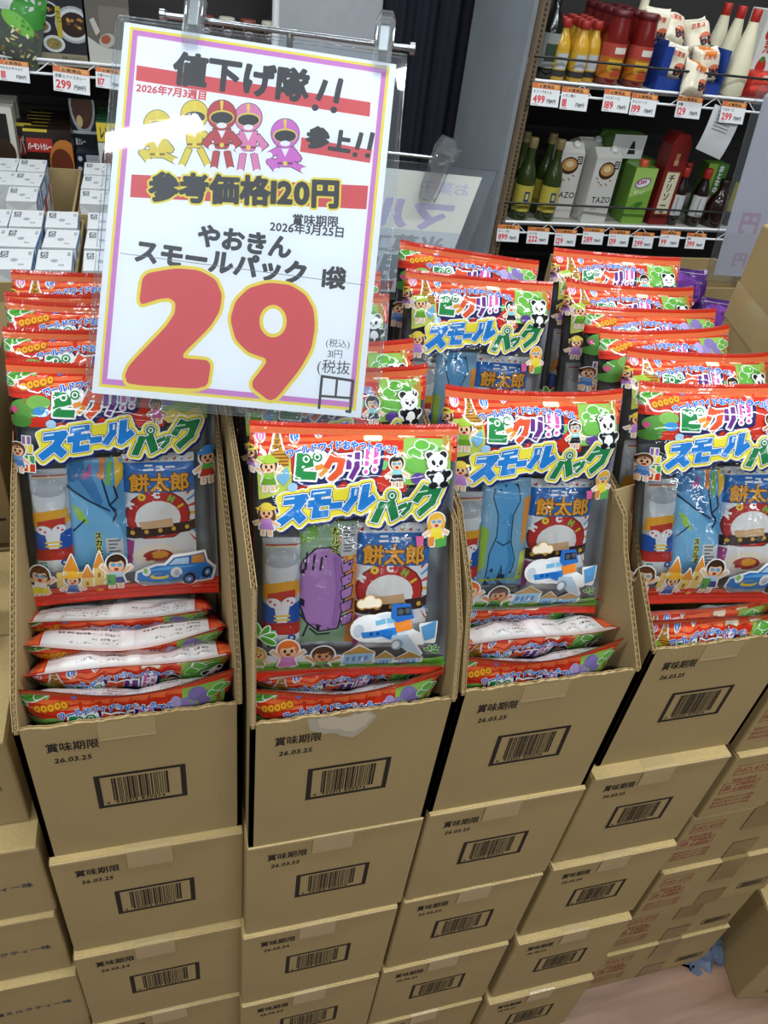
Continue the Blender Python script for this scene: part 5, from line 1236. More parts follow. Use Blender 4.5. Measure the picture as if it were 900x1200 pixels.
# ------------------------------------------------------------------ left: trays of white drink packs
tb = MB(); tb.box(-.98, .36, 1.80, 2.72, 1.155, 1.18, bev=.004)
tab = thing('display_table', 'low table carrying the trays of white drink packs', 'table', (-.31, 2.26, 0)); local(tb.build('table_top', SHELF_PALE, tab), tab)
for x, y in ((-.94, 1.84), (.32, 1.84), (-.94, 2.68), (.32, 2.68)): m2 = MB(); m2.box(x-.02, x+.02, y-.02, y+.02, 0, 1.155, bev=.002); local(m2.build('leg', SHELF_DARK, tab), tab)
def milk_top():
    A = uart(1.62); K = '#8f979f'
    A.text('#3f4a58', '1250', .10, .20, .30, .03, 90, 1.); A.text('#5d666f', '26.05', .86, .22, .13, .02, 90, 1.); A.ell('#a9b4be', .5, .9, .10, .14); A.text('#6a737c', '26', .62, 1.3, .16, .02)
    A.rect('#e1e5e8', 0, .80, 1, .82); return A
def milk_side(): A = uart(1.9); A.rect('#5a8fc8', 0, 0, 1, .5); A.rect('#b94a58', .3, .4, .7, .9); A.text(WHITE, '豆乳', .2, .35, .3, .05); return A
def milk_front(): A = uart(3.0); A.poly('#d9dde0', [(0, 0), (1, 0), (1, .02), (.5, .42), (0, .02)]); A.rect('#6f93c8', 0, 1.0, 1, 3.0); A.text('#27406f', '調製豆乳', .08, 1.4, .2, .04); return A
MT, MS, MF = milk_top(), milk_side(), milk_front(); GM = 'white drink packs in open trays'
def tray(label, x0, x1, y0, y1, z0, h):
    t = thing('pack_tray', label, 'tray', ((x0+x1)/2, y0, z0), (0, 0, 0), 'open cardboard trays'); w = x1-x0; d = y1-y0; th = .006
    for nm, q in (('front_panel', (-w/2, w/2, 0, th)), ('back_panel', (-w/2, w/2, d-th, d)), ('side_panel', (-w/2, -w/2+th, th, d-th)), ('side_panel', (w/2-th, w/2, th, d-th))):
        m = MB(); m.box(*q, 0, h); m.build(nm, CARD_IN, t)
    m = MB(); m.box(-w/2+th, w/2-th, th, d-th, 0, .005); m.build('base_panel', CARD_IN, t); return t
TZ = 1.18
first = None
for nm, y0, rowsy, xsets in (('front', 1.842, 3, None), ('back', 2.325, 3, None)):
    for ti, (x0, x1) in enumerate(((-.535, -.187), (-.178, .17))):
        tray(f'{nm} {("left", "right")[ti]} cardboard tray of white drink packs', x0 - (.03 if nm == 'back' else 0), x1 - (.03 if nm == 'back' else 0), y0, y0+.44, TZ, .222)
        for r_ in range(3):
            for c_ in range(4):
                x = x0+.048+c_*.084 - (.03 if nm == 'back' else 0); y = y0+.012+r_*.142
                if nm == 'back' and ti == 0 and (c_ == 3 or (r_ == 0 and c_ < 2)): continue
                if x > .05 or x < -.47: continue
                lb = f'white drink pack, {ordw[r_]} row from the front, {ordw[c_]} from the left, {nm} {("left", "right")[ti]} tray'; jx = .004*math.sin(r_*5+c_*3)
                if first is None: first = art_box('drink_pack', lb, 'drink pack', .079, .128, .243, (x+jx, y, TZ+.006), .02, MF, MT, MS, ('#eff1f3',)*3, GM)
                else: dup(first, (x+jx, y, TZ+.006), (0, 0, .03*math.sin(r_*3+c_*7+ti)), lb)

# ------------------------------------------------------------------ left: wire shelf with curry packs
LY = 2.85
ws = thing('wire_shelf', 'white wire shelf holding curry packs at the upper left', 'shelf', (-.3, LY, 0))
ZU, ZL = 1.690, 1.262
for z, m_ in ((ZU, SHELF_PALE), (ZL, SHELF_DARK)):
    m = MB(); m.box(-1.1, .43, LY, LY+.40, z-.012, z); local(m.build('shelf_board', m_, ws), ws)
m = MB(); m.tube([(-1.1, LY-.004, ZU+.002), (.43, LY-.004, ZU+.002)], .0045, 8); m.tube([(-1.1, LY-.004, ZU-.036), (.43, LY-.004, ZU-.036)], .004, 8)
x = -1.1
while x < .42: m.tube([(x, LY-.004, ZU-.034), (x+.045, LY-.004, ZU), (x+.09, LY-.004, ZU-.034)], .0022, 6); x += .13
local(m.build('front_rail', WHITE_WIRE, ws, False), ws)
for x in (-1.08, .41): m = MB(); m.tube([(x, LY+.02, 0), (x, LY+.02, 2.5)], .012, 12); local(m.build('post', WHITE_WIRE, ws), ws)
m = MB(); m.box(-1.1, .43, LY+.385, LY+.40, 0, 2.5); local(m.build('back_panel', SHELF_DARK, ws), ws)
def plate_food(A, cx, cy, r, rim, food, ky=.8):
    A.ell(rim, cx, cy, r, r*ky); A.ell('#cfd2d4', cx, cy, r*.86, r*ky*.86); A.ell(food, cx, cy, r*.72, r*ky*.68)
    rr = random.Random(int(cx*100+cy*7)); 
    for k in range(7): A.ell(['#a8783a', '#6f4a22', '#c79a4a'][k % 3], cx+rr.uniform(-.4, .4)*r, cy+rr.uniform(-.35, .35)*r*ky, r*.12, r*.08, rr.uniform(0, 180))
def xz(px, py, Y=LY): p = at_y(px, py, Y); return p.x, p.z
GC = 'curry packs on the wire shelf'
# upper shelf
A = uart(2.0); A.rect('#26282e', 0, 0, 1, 2.0); plate_food(A, .34, 1.02, .21, '#3a3d44', '#1b1b1e'); plate_food(A, .20, 1.36, .16, '#b9bcbf', '#8a7a4a'); plate_food(A, .38, 1.68, .21, '#d0d2d4', '#86804a'); plate_food(A, .80, 1.28, .36, '#a9abb0', '#33221e', 1.0); A.rect('#b9a93a', .47, .95, .57, 1.55); A.text('#2a2415', 'カレー', .48, 1.10, .085, .03, 0, 1, 0, vertical=True)
for k in range(4): A.rect('#5a5d65', .03+k*.045, 1.55, .045+k*.045, 1.85)
A.rect('#8f866f', 0, 1.86, 1, 2.0); A.text('#3a352b', '京都スパイスカレー', .5, 1.96, .055, .02)
x0, z = xz(41, 62); x1, _ = xz(102, 66); art_box('curry_box', 'dark curry box with several white plates, upper left shelf', 'curry box', x1-x0, .14, .27, ((x0+x1)/2, LY+.02, ZU), 0, A, None, None, ('#3a3c42',)*3, GC)
A = uart(2.1); A.rect('#6a655e', 0, 0, 1, 2.1); A.rect('#7d776c', .3, .9, 1, 1.8); A.poly('#c9c6bf', [(0, 1.55), (.35, 1.75), (1, 1.8), (1, 2.1), (0, 2.1)]); A.poly('#c5c2ba', [(.08, 1.2), (.18, 1.15), (.30, 1.42), (.2, 1.52)]); A.ell('#b9b6b0', .45, 1.60, .2, .14, -25); A.ell('#a8583a', .42, 1.58, .12, .09, -25)
x0, _ = xz(104, 66); art_box('soup_box', 'grey and white soup box beside the dark curry box, upper left shelf', 'soup box', .125, .14, .27, (x0+.064, LY+.02, ZU), 0, A, None, None, ('#a9a59c',)*3, GC)
def pillow_pack(name, label, cat, w, h, T, loc, rot, art, seed, group=None, backcol='#b7bbc0'):
    S = Surf(seed, T=T, H=h, W=w, wr=.7, seal=.008); cut = cut_art(art, np.linspace(0, w*1000, 13)[1:-1], np.linspace(0, h*1000, 17)[1:-1])
    X, Z, F = lattice(16, 22, w, 0, h); P, N = S.pos(X, Z, 0., True); F0 = orient(P, N, F); V, F1, C1 = cut
    P1, N1 = S.pos(np.clip(V[:, 0]/1000, 0, w), h-np.clip(V[:, 1]/1000, 0, h), V[:, 2]*1.0e-4); F1 = orient(P1, N1, F1); n = len(P)
    me = surf_mesh(name, np.vstack([P, P1]), np.vstack([N, N1]), F0+[[i+n for i in f] for f in F1], [POUCH_PRINT], [0]*(len(F0)+len(F1)), [backcol]*len(F0)+C1)
    o = link(bpy.data.objects.new(name, me)); o.location = loc; o.rotation_euler = rot; return tag(o, label, cat, group)
A = Art(); A.rect('#4c524c', 0, 0, 190, 260); A.rect('#a9adab', 0, 0, 190, 90); A.ell('#b9c0bf', 70, 90, 90, 40); A.ell('#3f8a3a', 150, 110, 60, 46, -30); A.ell('#6fae4a', 120, 150, 50, 22, 20)
rr = random.Random(2)
for k in range(60): A.ell(['#c9b98a', '#8a7a4a', '#e3d8b4', '#4f6a3a'][k % 4], rr.uniform(8, 182), rr.uniform(160, 250), rr.uniform(5, 12), rr.uniform(2, 4), rr.uniform(0, 180))
A.text('#3a4a45', 'PENNE', 20, 60, 38, .03)
x0, _ = xz(12, 60); pillow_pack('pasta_bag', 'green and grey bag of pasta overhanging the upper left shelf', 'pasta bag', .19, .26, .03, (x0-.02, LY+.0, ZU-.01), (math.radians(-8), math.radians(16), 0), A, 11, GC)
# behind the rod: dark jars with red-orange labels, on the same shelf
for k, px in enumerate((243, 268, 293, 318)):
    x0, _ = xz(px, 46); bottle('sauce_jar', f'dark sauce jar with orange-red label above the sign rod, {ordw[k]} from the left', 'jar', (x0, LY+.055, ZU), [(.030, 0), (.034, .006), (.034, .10), (.028, .125), (.022, .135)], solid('dark_sauce', '#2a1712'), (.025, .132, .155, '#c9c3b2' if k % 2 else '#7d3a2a'), None, (.012, .085, '#c33a20', [(.25, .6, .35, .65, '#f0d9a8'), (.7, .85, .2, .8, '#2a1712')]), 'dark sauce jars')
# lower shelf: upright curry boxes, each with more of its kind filed behind
def curry_stack(px0, px1, pyt, art, col, lab, n, dz=0., depth=.045, yoff=.0):
    x0, z1 = xz(px0, pyt, LY+yoff); x1, _ = xz(px1, pyt, LY+yoff); h = z1-ZL; w_ = x1-x0
    f = art_box('curry_box', lab+', front of its file', 'curry box', w_, depth-.003, h, ((x0+x1)/2, LY+yoff, ZL), 0, art, None, None, (col,)*3, 'curry packs on the lower wire shelf')
    for k in range(1, n): dup(f, ((x0+x1)/2+.002*math.sin(k*3), LY+yoff+k*depth, ZL+ (dz*k if k < 6 else 0)), (0, 0, 0), lab+f', {ordw[k]} in its file')
A = uart(1.35); A.rect('#241612', 0, 0, 1, 1.35); A.rect('#d8c23a', 0, 0, .5, .05); A.rect('#b9322a', .04, .16, .58, .40); A.text(WHITE, 'バーモントカレー', .06, .35, .125, .05, 0, .5); A.ell('#c47a35', .82, .60, .34, .44); A.ell('#6b321c', .74, .62, .24, .3); A.ell('#e8e0d0', .92, .85, .16, .18); A.text('#d8cfc0', '本格仕立て', .12, .98, .10, .03); A.rect('#8a4a22', .25, .62, .42, .66)
curry_stack(26, 82, 150, A, '#2b1b16', 'dark brown curry box with red banner', 6)
A = uart(1.2); A.rect('#2b1b16', 0, 0, 1, 1.2); A.rect('#d8c23a', 0, 0, 1, .05); A.rect('#b9322a', .2, .2, 1, .5); A.text(WHITE, 'バー', .25, .45, .3, .05); A.text('#d8cfc0', '甘口', .3, .9, .2, .03)
x0, z1 = xz(15, 146, LY+.02); art_box('curry_box', 'dark brown curry box half hidden behind the red-banner box', 'curry box', .06, .06, z1-ZL, (x0+.02, LY+.05, ZL), 0, A, None, None, ('#2b1b16',)*3, GC)
A = uart(1.6); A.rect('#d9d5c8', 0, 0, 1, 1.6); A.rect('#1e1b1a', .1, .1, .8, .7); A.ell('#3a2a20', .5, .75, .45, .25); A.ell('#efe9dc', .6, 1.1, .4, .25); A.ell('#e0b23a', .5, 1.2, .2, .12)
x0, z1 = xz(-8, 124, LY+.0); curry_stack(-22, 12, 124, A, '#cfc9ba', 'cream curry box at the left edge', 4)
A = uart(1.3); A.rect('#1b2230', 0, 0, 1, 1.3); A.ell('#b9bcc0', .5, .06, .5, .38); A.ell('#5b3526', .5, .08, .42, .3); A.ell('#e0c890', .35, .28, .12, .08); A.rect('#cdd3da', 0, .40, 1, .44); A.rect('#0f1420', 0, .46, 1, .62); A.text(WHITE, '黒カレー', .1, .58, .1, .03)
x0, z1 = xz(71, 134); x1, _ = xz(102, 134); art_box('curry_box', 'black curry box with a round plate behind the small blue packs', 'curry box', x1-x0, .05, z1-ZL+.03, ((x0+x1)/2+.02, LY+.09, ZL), 0, A, None, None, ('#1b2230',)*3, GC)
for k in range(3):
    A = uart(.36); A.rect('#141b2c', 0, 0, 1, .36); A.rect('#b7bcc2', .42, .06, .96, .30)
    for j in range(9): A.rect('#59606a', .46+j*.05, .09, .48+j*.05, .27)
    A.text('#c9ced6', '辛', .06, .28, .2, .05)
    x0, z0 = xz(84, 188-k*11); art_box('small_box', f'small dark blue pack with grey label lying on the shelf, {("bottom", "middle", "top")[k]} of three', 'box', .075, .09, .032, (x0+.045, LY+.005, 1.330+.033*k), 0, A, None, None, ('#141b2c',)*3, GC)
m = MB()
A = uart(1.5); A.rect('#2f5a3a', 0, 0, 1, 1.5); A.rect('#e3c73a', 0, .02, 1, .34); A.text('#20301f', 'レンジで', .10, .27, .22, .05, 0, 1.); A.rect('#d8dcd6', 0, .36, 1, 1.5); A.ell('#5a3220', .55, .78, .48, .40); A.ell('#7a4a2c', .6, .7, .28, .2); A.text('#2f5a3a', 'カレー', .2, 1.42, .2, .05)
curry_stack(112, 140, 142, A, '#2f5a3a', 'green curry box with yellow header beside the price sign', 5)
for k, (px, py, pr, tx) in enumerate(((14, 64, '111', 'やわらか牛カルビ'), (82, 68, '299', '京都スパイスカレー'), (128, 70, '117', '大盛りカレー'))):
    p = at_y(px, py, LY-.012); price_tag(f'{("left-edge", "curved middle", "partly hidden")[k]} price tag on the upper left wire shelf', (p.x, LY-.012, ZU-.006 if k != 1 else ZU-.012), .105 if k == 1 else .085, pr, '', tx, (2, 4, 4)[k])

# ------------------------------------------------------------------ right: steel-sided shelf of sauces and drinks
RY = 2.40; ZA, ZB = 1.822, 1.405
rs = thing('sauce_shelf', 'steel-sided store shelf of sauces and drinks at the upper right', 'shelf', (1.6, RY, 0))
m = MB(); m.box(1.078, 1.092, RY+.02, RY+.50, 0, 2.9); local(m.build('side_panel', STEEL, rs), rs)
m = MB(); m.box(1.094, 1.118, RY-.004, RY+.022, 0, 2.9, 0, None, .002)
for k in range(150): m.box(1.103, 1.109, RY-.0052, RY-.0038, .8+k*.013, .8+k*.013+.007, 1)
local(m.build('post', [mat('brown_post', '#6d5b45', rough=.5), SHELF_DARK], rs), rs)
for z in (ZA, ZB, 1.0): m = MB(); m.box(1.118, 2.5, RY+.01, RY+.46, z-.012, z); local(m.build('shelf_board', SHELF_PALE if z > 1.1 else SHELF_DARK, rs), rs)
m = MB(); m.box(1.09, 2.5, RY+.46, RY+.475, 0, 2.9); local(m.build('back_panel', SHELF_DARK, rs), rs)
for z in (ZA, ZB):
    m = MB(); m.tube([(1.118, RY, z), (2.5, RY, z)], .0042, 8); m.tube([(1.118, RY, z-.034), (2.5, RY, z-.034)], .0036, 8); x = 1.12
    while x < 2.4: m.tube([(x, RY, z-.033), (x+.04, RY, z-.002), (x+.08, RY, z-.033)], .002, 6); x += .12
    local(m.build('front_rail', WHITE_WIRE, rs, False), rs)
    m = MB(); m.tube([(1.10, RY-.003, z+.062), (2.5, RY-.003, z+.062)], .0036, 8); local(m.build('guard_wire', BLACK_WIRE, rs, False), rs)
def X(px, py, Y=RY+.03): return at_y(px, py, Y).x
GS = 'bottles and packs on the sauce shelf'
yel = solid('yellow_juice', '#c99a2a'); red = solid('tomato_sauce', '#6d1712'); dkg = solid('dark_glass', '#10140f'); olive = solid('olive_glass', '#2c3a14'); cream = mat('cream_plastic', '#dcd6b8', rough=.35); soy = solid('soy_dark', '#1a0e0c')
PJ = [(.022, 0), (.026, .004), (.026, .085), (.022, .105), (.012, .128), (.012, .150)]
y1 = [(653, 98), (668, 101), (662, 82), (684, 99)]
JX = [X(652, 94), X(673, 98), X(673, 98)+.056]
for r_ in range(4):
    for c_ in range(3):
        bottle('juice_bottle', f'small yellow juice bottle with red cap, {("left", "middle", "right")[c_]} file, {ordw[r_]} from the front', 'bottle', (JX[c_]+r_*.012, RY+.045+r_*.058+(.03 if c_ == 2 else 0), ZA), PJ, yel, (.0165, .138, .160, '#a82a24'), None, (.012, .080, '#d9b23a', [(0, .25, 0, 1, '#3a3a36'), (.3, .9, .3, .75, '#c9ccd2')]), 'small yellow juice bottles')
PS = [(.032, 0), (.038, .005), (.038, .060), (.037, .105), (.033, .125), (.030, .15)]
SX = [X(713, 98), X(743, 103)]
for r_ in range(4):
    for c_ in range(2):
        bottle('sauce_bottle', f'red pasta sauce bottle, {("left", "right")[c_]} file, {ordw[r_]} from the front', 'bottle', (SX[c_]+r_*.010, RY+.055+r_*.078, ZA), [(a, b*1.22) for a, b in PS], red, (.0315, .176, .196, '#5d1018'), None, (.020, .112, '#c0701f', [(.62, 1, 0, 1, '#b8483c'), (.72, .9, .4, .75, '#f0e8dc'), (.2, .55, .3, .7, '#e0b23a'), (.05, .3, .42, .7, '#b5452a')]), 'red pasta sauce bottles')
bottle('dark_bottle', 'dark bottle with grey label at the left end, upper sauce shelf', 'bottle', (X(640, 92), RY+.06, ZA), [(.030, 0), (.033, .005), (.033, .14), (.014, .18), (.013, .23)], dkg, (.015, .22, .25, '#1c1c1c'), None, (.03, .12, '#9aa09c', [(.2, .7, .3, .7, '#3a4a3a')]), GS)
bottle('white_bottle', 'slim white bottle with gold top behind the red sauce', 'bottle', (X(757, 100), RY+.17, ZA), [(.028, 0), (.030, .005), (.030, .15), (.014, .20), (.013, .25)], cream, (.0155, .235, .285, '#b6a66a'), None, None, GS)
# blue display box with bags of sugar
bx0, bx1 = X(764, 106), X(842, 110); w_ = bx1-bx0
t = thing('display_box', 'blue open display box filled with cream sugar bags', 'display box', ((bx0+bx1)/2, RY+.025, ZA), (0, 0, .06), GS); BL_ = '#24449a'
for nm, q in (('side_panel', (-w_/2, -w_/2+.004, 0, .20, 0, .135)), ('side_panel', (w_/2-.004, w_/2, 0, .20, 0, .125)), ('back_panel', (-w_/2+.004, w_/2-.004, .196, .20, 0, .13)), ('front_panel', (-w_/2+.004, w_/2-.004, 0, .004, 0, .035)), ('base_panel', (-w_/2+.004, w_/2-.004, .004, .196, 0, .004))):
    m = MB(); m.box(*q, 0, BL_); m.build(nm, BOX_PRINT, t)
m = MB(); m.box(-w_/2-.001, -w_/2+.03, -.0012, 0, 0, .12, 0, BL_); m.build('front_panel', BOX_PRINT, t)
def sugar(label, loc, rot, seed, orange=False, s=1.):
    A = Art(); A.rect('#ddd3bd', 0, 0, 110, 140); A.ell('#c9694e', 62, 70, 24, 16); A.text('#26262a', '砂糖', 40, 88, 26, .06); A.rect('#e9e2d2', 0, 0, 110, 18); A.text('#c0503a', 'お買得', 14, 40, 16, .03)
    if orange: A.poly('#d8772e', [(10, 0), (70, 0), (60, 34), (22, 30)])
    return pillow_pack('sugar_bag', label, 'sugar bag', .088*s, .112*s, .030, loc, rot, A, seed, 'cream sugar bags', '#d6ccb6')
R_ = math.radians
sugar('cream sugar bag hanging over the front of the blue box', (X(800, 108), RY-.012, ZA-.012), (R_(-20), R_(14), .2), 21, True)
sugar('cream sugar bag at the left inside the blue box', (bx0+.045, RY+.045, ZA+.02), (R_(-10), R_(10), 0), 22)
sugar('cream sugar bag at the right inside the blue box', (bx1-.06, RY+.05, ZA+.02), (R_(-12), R_(-6), 0), 23, True)
sugar('cream sugar bag lying on top, middle of the blue box', (X(796, 60), RY+.085, ZA+.108), (R_(-36), R_(4), 0), 24)
sugar('cream sugar bag lying on top, right of the blue box', (X(832, 62), RY+.09, ZA+.095), (R_(-30), R_(-12), 0), 25)
sugar('cream sugar bag standing at the back left of the blue box', (X(775, 56), RY+.10, ZA+.10), (R_(-6), R_(2), 0), 26)
PM = [(.030, 0), (.037, .006), (.038, .05), (.034, .10), (.020, .175), (.0125, .215), (.012, .23)]
for k, (px, dy) in enumerate(((860, .05), (858, .125), (856, .20))):
    bottle('mayonnaise_bottle', f'cream squeeze bottle with red cap, {ordw[k]} from the front', 'bottle', (X(px, 108)+.004*k, RY+dy, ZA), PM, cream, (.0145, .205, .240, '#b8281f'), None, None, 'cream squeeze bottles')
A = uart(1.3); A.rect('#e6e6e2', 0, 0, 1, 1.3)
for x_, y_, r_ in ((.3, .85, .16), (.7, .75, .14), (.2, .35, .08), (.75, .35, .09), (.5, 1.15, .13)): A.ell('#c8302c', x_, y_, r_); A.ell('#4f8a3a', x_, y_-r_*.8, r_*.5, r_*.3)
A.text('#c0503a', '完熟', .2, .6, .22, .04); A.rect('#5b86b8', .6, .05, .9, .2)
art_box('tomato_pack', 'white tomato pack with red tomatoes near the lavender sign', 'carton', .12, .09, .24, (X(893, 100)+.03, RY+.08, ZA), 0, A, None, None, ('#e6e6e2',)*3, GS)
A = Art(); A.rect('#b5281f', 0, 0, 100, 90); A.ell('#d8483a', 50, 50, 40, 34); A.ell('#e8b8a8', 60, 30, 16, 8)
pillow_pack('tomato_pouch', 'red tomato pouch lying at the front right of the upper sauce shelf', 'pouch', .10, .085, .03, (X(880, 110)+.02, RY+.045, ZA), (R_(-14), 0, 0), A, 31, GS)
# lower board
PO = [(.028, 0), (.032, .005), (.032, .13), (.026, .155), (.013, .190), (.0125, .235)]
OX = [X(613, 236), X(643, 240)]
for r_ in range(2):
    for c_ in range(2):
        bottle('oil_bottle', f'olive green bottle with yellow label, {("left", "right")[c_]} file, {("front", "back")[r_]}', 'bottle', (OX[c_]+.006*r_, RY+.045+.075*r_, ZB), PO, olive, (.0150, .222, .252, '#8a7a50'), None, (.030, .112, '#c9bb52', [(.12, .24, 0, 1, '#8f8430'), (.4, .78, .42, .60, '#2f3f7c'), (.48, .70, .46, .56, '#d8cf80')]), 'olive green bottles')
bottle('dark_bottle', 'dark bottle with white label at the left end, lower sauce shelf', 'bottle', (X(602, 232)+.002, RY+.13, ZB), [(.026, 0), (.028, .005), (.028, .15), (.012, .20), (.012, .25)], dkg, (.014, .24, .27, '#1c1c1c'), None, (.03, .12, '#c9c9c6', [(.3, .7, .35, .65, '#6a2a2a')]), GS)
bottle('dark_bottle', 'dark bottle standing behind the olive green bottles', 'bottle', (X(622, 232), RY+.22, ZB), [(.026, 0), (.028, .005), (.028, .15), (.012, .20), (.012, .25)], dkg, (.014, .24, .27, '#33301f'), None, None, GS)
def tazo(): A = uart(2.3); A.rect('#dad8d3', 0, 0, 1, 2.3); A.ell('#5a3a1e', .48, .38, .34, .26); A.ell('#c99a5c', .48, .36, .27, .19); A.ell('#e3c896', .48, .35, .15, .10); 
def tz():
    A = uart(2.0); A.rect('#dad8d3', 0, 0, 1, 2.0); A.ell('#4a2e18', .52, .36, .33, .27); A.ell('#c79757', .52, .33, .27, .19); A.ell('#e6cfa2', .52, .31, .15, .10)
    for a, b in ((.3, .72), (.42, .80), (.62, .78), (.75, .66), (.2, .6)): A.ell('#b5793a', a, b, .06, .025, 30)
    A.text('#2f2a25', 'TAZO', .20, 1.36, .26, .02, 0, 1.); A.text('#6a645c', 'CHAI', .22, 1.5, .08, .01); A.text('#6a645c', 'LATTE', .22, 1.60, .08, .01); A.rect('#26262a', .76, .06, .96, .30)
    for k in range(3): A.rect('#dad8d3', .79, .10+k*.06, .93, .13+k*.06)
    return A
TZA = tz(); S_ = uart(2.); S_.rect('#c5c2bb', 0, 0, 1, 2.); S_.text('#5a544c', 'TAZO', .2, 1.3, .26, .02)
for k, (px, py, dy, lab) in enumerate(((700, 244, .03, 'white tea carton with a brown cup picture, front'), (664, 238, .07, 'white tea carton partly behind the olive bottles'), (703, 240, .16, 'white tea carton at the back of its file'))):
    t = art_box('drink_carton', lab, 'drink carton', .098, .085, .205, (X(px, py)-.004, RY+dy, ZB), .10 if k != 1 else -.02, TZA, None, S_, ('#d2d0ca',)*3, 'white tea cartons')
    m = MB(); m.prism([(0, 0), (.085, 0), (.085, .005), (.03, .03), (.0, .004)], 'x', -.049, .049, 0, '#d6d3cc'); o = m.build('gable_top', BOX_PRINT, t); o.location = (0, 0, .205)
    m = MB(); m.lathe([(.013, 0), (.013, .014), (.011, .017), (.0005, .017)], 16, 0, '#e9e9e6'); o = m.build('cap', BOX_PRINT, t); o.location = (.02, .022, .222); o.rotation_euler = (R_(35), 0, 0)
A = uart(1.9); A.rect('#7fae45', 0, 0, 1, 1.9); A.poly('#a9cf6a', [(0, 0), (1, 0), (1, .7), (0, 1.0)]); A.ell('#7a3f8f', .48, .50, .36, .17, -14); A.ell(WHITE, .48, .50, .31, .13, -14); A.text('#b5287a', 'Kinni', .24, .58, .22, .04, -14, .9); A.ell('#3f7a2a', .5, 1.25, .26, .10, -20); A.ell('#5f9a3a', .35, 1.35, .16, .07, 30); A.text('#f2f2e0', '青りんご', .2, .86, .12, .02)
t = art_box('juice_carton', 'green juice carton with orange cap', 'drink carton', .085, .075, .185, (X(745, 244), RY+.03, ZB), .02, A, None, None, ('#6f9e3c',)*3, GS)
m = MB(); m.lathe([(.015, 0), (.015, .018), (.012, .021), (.0005, .021)], 16, 0, '#d9582a'); o = m.build('cap', BOX_PRINT, t); o.location = (.0, .03, .185)
A = uart(.62); A.rect('#d9dcd8', 0, 0, 1, .62); A.poly('#26262a', [(.60, .16), (.66, .16), (.76, .50), (.50, .50)]); A.rect('#d9dcd8', .55, .36, .75, .39)
A2 = uart(.6); A2.rect('#5f8a3c', 0, 0, 1, .6); A2.rect('#4a6f30', 0, .2, 1, .3)
art_box('soy_carton', 'green and white carton lying behind and above the green juice carton', 'drink carton', .13, .085, .075, (X(755, 170), RY+.12, ZB+.19), .1, A, A2, None, ('#5f8a3c',)*3, GS)
art_box('soy_carton', 'plain green carton standing behind the green juice carton', 'drink carton', .12, .085, .188, (X(755, 244), RY+.12, ZB), .0, None, None, None, ('#5f8a3c',)*3, GS)
A = uart(3.2); A.rect('#7c1c1c', 0, 0, 1, 3.2); A.text('#c9a06a', '甘酸', .36, .55, .24, .03, 0, 1, 0, vertical=True); A.poly('#b79a62', [(.18, 1.05), (.86, 1.05), (.86, 2.75), (.18, 2.75)]); A.poly('#e9dfc4', [(.21, 1.09), (.83, 1.09), (.83, 2.71), (.21, 2.71)]); A.text('#2a1d18', 'チリソース', .32, 1.45, .36, .025, 0, 1, 0, vertical=True)
t = art_box('sauce_box', 'tall red sauce box with a cream name panel', 'sauce box', .076, .065, .265, (X(775, 246), RY+.03, ZB), .03, A, None, None, ('#7c1c1c',)*3, GS)
m = MB(); m.prism([(-.038, 0), (.038, 0), (.022, .03), (-.022, .03)], 'y', .002, .063, 0, '#7c1c1c'); o = m.build('box_top', BOX_PRINT, t); o.location = (0, 0, .265)
PY_ = [(.022, 0), (.026, .004), (.026, .11), (.022, .13), (.013, .155), (.013, .175)]
for k, (px, dy) in enumerate(((797, .05), (822, .045), (812, .12))):
    bottle('soy_bottle', f'dark soy sauce bottle with red cap, {("left", "right", "back")[k]} one of three', 'bottle', (X(px-4, 246), RY+dy, ZB), PY_, soy, (.0155, .162, .192, '#b02a22'), None, (.035, .105, '#d6d6d4', [(.1, .9, .34, .38, '#8a8a90')]) if k < 2 else None, 'dark soy sauce bottles')
bottle('vinegar_bottle', 'round dark brown bottle right of the soy sauce', 'bottle', (X(842, 248), RY+.05, ZB), [(.032, 0), (.038, .006), (.038, .07), (.030, .10), (.016, .12), (.016, .15)], solid('brown_glass', '#241310'), (.018, .14, .16, '#231815'), None, None, GS)
A = uart(1.9); A.rect('#8fae45', 0, 0, 1, 1.9); A.rect('#4a7a3a', .45, 0, 1, 1.2); A.text(WHITE, 'おとなの', .55, .25, .24, .04, 0, 1, 0, vertical=True); A.ell('#d88a7a', .4, 1.2, .2, .15); A.rect('#d8c23a', 0, 1.5, .6, 1.9)
art_box('seasoning_pack', 'green seasoning pack behind the round brown bottle', 'pack', .085, .05, .19, (X(846, 240)+.01, RY+.13, ZB), 0, A, None, None, ('#5f8a3c',)*3, GS)
bottle('green_bottle', 'tall dark green bottle with yellow shoulder beside the lavender sign', 'bottle', (X(866, 250)+.005, RY+.07, ZB), [(.030, 0), (.034, .005), (.034, .16), (.015, .21), (.014, .27)], solid('green_glass', '#1c2c18'), (.0165, .245, .285, '#b8a62a'), None, (.05, .15, '#c9b94a', [(.2, .8, .3, .7, '#2c3a20')]), GS)
